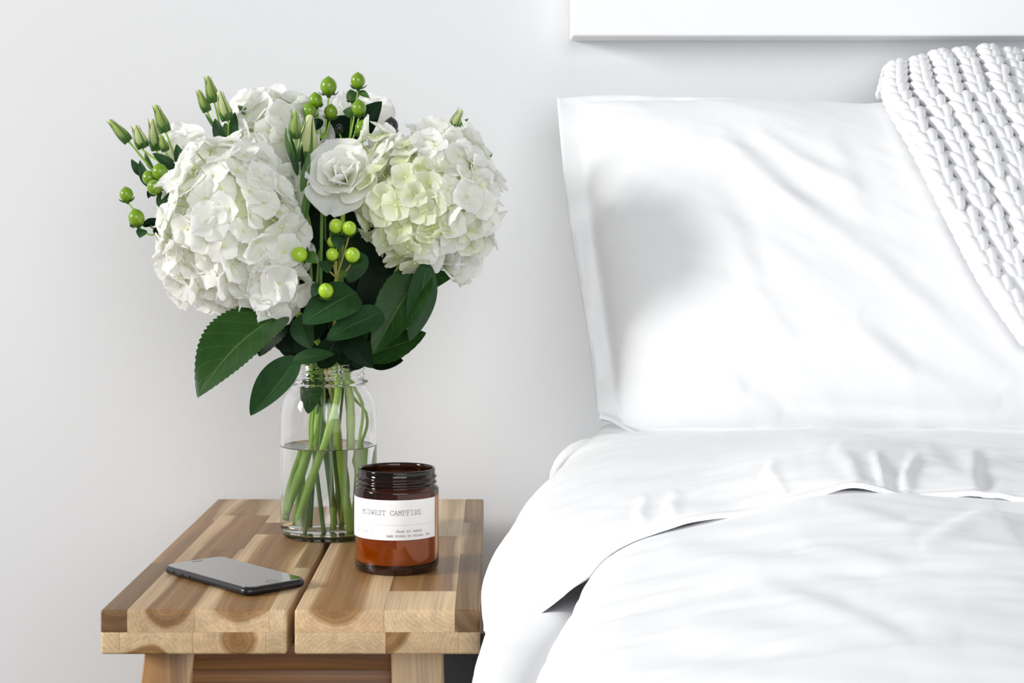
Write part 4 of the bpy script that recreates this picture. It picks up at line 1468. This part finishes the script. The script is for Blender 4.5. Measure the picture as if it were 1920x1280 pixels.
def text_on_label(s, theta_c, z_base, height, adv, sw, m, hscale=1.0):
    A = Acc()
    u = height / 6
    tot = adv * (len(s) - 1) + 4 * u * hscale
    x = -tot / 2
    for ch in s:
        for line in GL.get(ch, []):
            for (ax, ay), (bx, by) in zip(line[:-1], line[1:]):
                a = np.array([x + ax * u * hscale, z_base + ay * u])
                b = np.array([x + bx * u * hscale, z_base + by * u])
                d = b - a
                L = np.linalg.norm(d)
                d /= L
                p = np.array([-d[1], d[0]]) * sw / 2
                a2, b2 = a - d * sw * .4, b + d * sw * .4
                q = [a2 - p, b2 - p, b2 + p, a2 + p]
                A.add(([cyl(theta_c + v[0] / KR, v[1], .00030) for v in q], [(0, 1, 2, 3)]))
        x += adv
    part('lettering', A.v, A.f, m, klabel, smooth=False)


def kz(py):
    return CAMZ - (py - CY) / F * kfY - KB.z


def kth_(px):
    return math.asin(max(-1, min(1, (px - 744) / 79.0)))


def fit(s, pxa, pxb, py_base, hpx, sw, m, hs=1.0, lean=1.0):
    a, b = kth_(pxa), kth_(pxb)
    h = hpx / F * kfY
    adv = (b - a) * KR / (len(s) - .25)
    text_on_label(s, (a + b) / 2, kz(py_base), h, adv, sw, m, hs * adv / (h / 6 * 5.2))


fit('.MIDWEST CAMPFIRE.', 680, 797, 966, 8.6, .00034, M_ink)
fit('VEGAN SOY CANDLE', 747, 793, 998.5, 3.9, .00022, M_ink)
fit('HAND POURED IN CHICAGO, USA', 730, 806, 1007, 3.7, .00022, M_ink)
fit('artumie', 674, 704, 1003, 7.6, .00024, M_ink_l)
V, Fc = [], []
for k in range(41):
    th = kth_(668) + (TH1 - kth_(668)) * k / 40
    V += [cyl(th, kz(985.2), .00028), cyl(th, kz(984.5), .00028)]
Fc = [(2 * k, 2 * k + 2, 2 * k + 3, 2 * k + 1) for k in range(40)]
part('printed_line', V, Fc, mat('label_rule', (.62, .62, .64), .6), klabel, smooth=False)

# ------------------------------------------------------------------ phone
pc = [G(303, 1075, TOP), G(462, 1121, TOP), G(589, 1101, TOP)]   # left, front and right corners on the table
ctr = (pc[0] + pc[2]) / 2
ang = math.atan2(pc[1].y - pc[0].y, pc[1].x - pc[0].x)
PL = (pc[1] - pc[0]).length
PW = .0615
dirl = Vector((math.cos(ang), math.sin(ang), 0))
dirw = Vector((-math.sin(ang), math.cos(ang), 0))
ctr = (pc[0] + pc[1]) / 2 + dirw * PW / 2
phone = thing('smartphone', 'black smartphone lying face up on the stool, grey wall mirrored in its glass', 'phone', (ctr.x, ctr.y, TOP))
PM = Matrix.Translation((ctr.x, ctr.y, TOP + .0004)) @ Matrix.Rotation(ang, 4, 'Z')
PT = .0072


def rr_outline(L, W, r, n=8):
    pts = []
    for cx_, cy_, a0 in ((L / 2 - r, W / 2 - r, 0), (-L / 2 + r, W / 2 - r, 90), (-L / 2 + r, -W / 2 + r, 180), (L / 2 - r, -W / 2 + r, 270)):
        for k in range(n + 1):
            a = math.radians(a0 + 90 * k / n)
            pts.append((cx_ + r * math.cos(a), cy_ + r * math.sin(a)))
    return pts


def rr_stack(levels, L, W, r):
    """levels (inset, z); closed shape"""
    V, Fc = [], []
    n = None
    for ins, z in levels:
        o = rr_outline(L - 2 * ins, W - 2 * ins, max(.0006, r - ins))
        n = len(o)
        V += [(x, y, z) for x, y in o]
    for i in range(len(levels) - 1):
        for k in range(n):
            k2 = (k + 1) % n
            Fc.append((i * n + k, i * n + k2, (i + 1) * n + k2, (i + 1) * n + k))
    Fc.append(tuple(range(n))[::-1])
    Fc.append(tuple((len(levels) - 1) * n + k for k in range(n)))
    return V, Fc


hT = PT / 2
lv = [(hT * (1 - math.cos(a)), hT + hT * math.sin(a)) for a in np.linspace(-PI / 2, PI / 2, 11)]
V, Fc = rr_stack(lv, PL, PW, .0090)
me = mesh('phone_body', V, Fc, M_phone, sharp=50)
link('phone_body', me, phone, PM)
V, Fc = rr_stack([(0, PT - .0006), (0, PT), (.0004, PT + .00035)], PL - .0045, PW - .0045, .0072)
link('screen', mesh('screen', V, Fc, M_screen, sharp=30), phone, PM)
# earpiece slot near the far-left end, home button ring near the near end
V, Fc = rr_stack([(0, PT + .0002), (0, PT + .00042)], .0014, .010, .0006)
link('earpiece', mesh('earpiece', V, Fc, M_detail), phone, PM @ Matrix.Translation((-PL / 2 + .0085, 0, 0)))
A = Acc()
ringp = [(.0050 + .00022 * math.cos(a), .00005 + PT + .0003 + .00012 * math.sin(a)) for a in np.linspace(0, 2 * PI, 8, endpoint=False)]
V, Fc = lathe(ringp, 32, True)
link('home_button', mesh('home_button', V, Fc, M_detail), phone, PM @ Matrix.Translation((PL / 2 - .0085, 0, 0)))
for xx, ll in ((-PL / 2 + .018, .004), (-PL / 2 + .030, .009), (-PL / 2 + .041, .009)):
    V, Fc = rr_stack([(0, 0), (0, .0005), (.0002, .0007)], ll, .0022, .0009)
    link('side_button', mesh('side_button', V, Fc, M_phone), phone, PM @ Matrix.Translation((xx, -PW / 2 + .0001, hT)) @ Matrix.Rotation(PI / 2, 4, 'X'))
V, Fc = rr_stack([(0, 0), (0, .0003)], .0078, .0024, .0011)
link('charging_port', mesh('charging_port', V, Fc, M_detail), phone, PM @ Matrix.Translation((PL / 2 - .0001, 0, hT)) @ Matrix.Rotation(PI / 2, 4, 'Z') @ Matrix.Rotation(PI / 2, 4, 'X'))
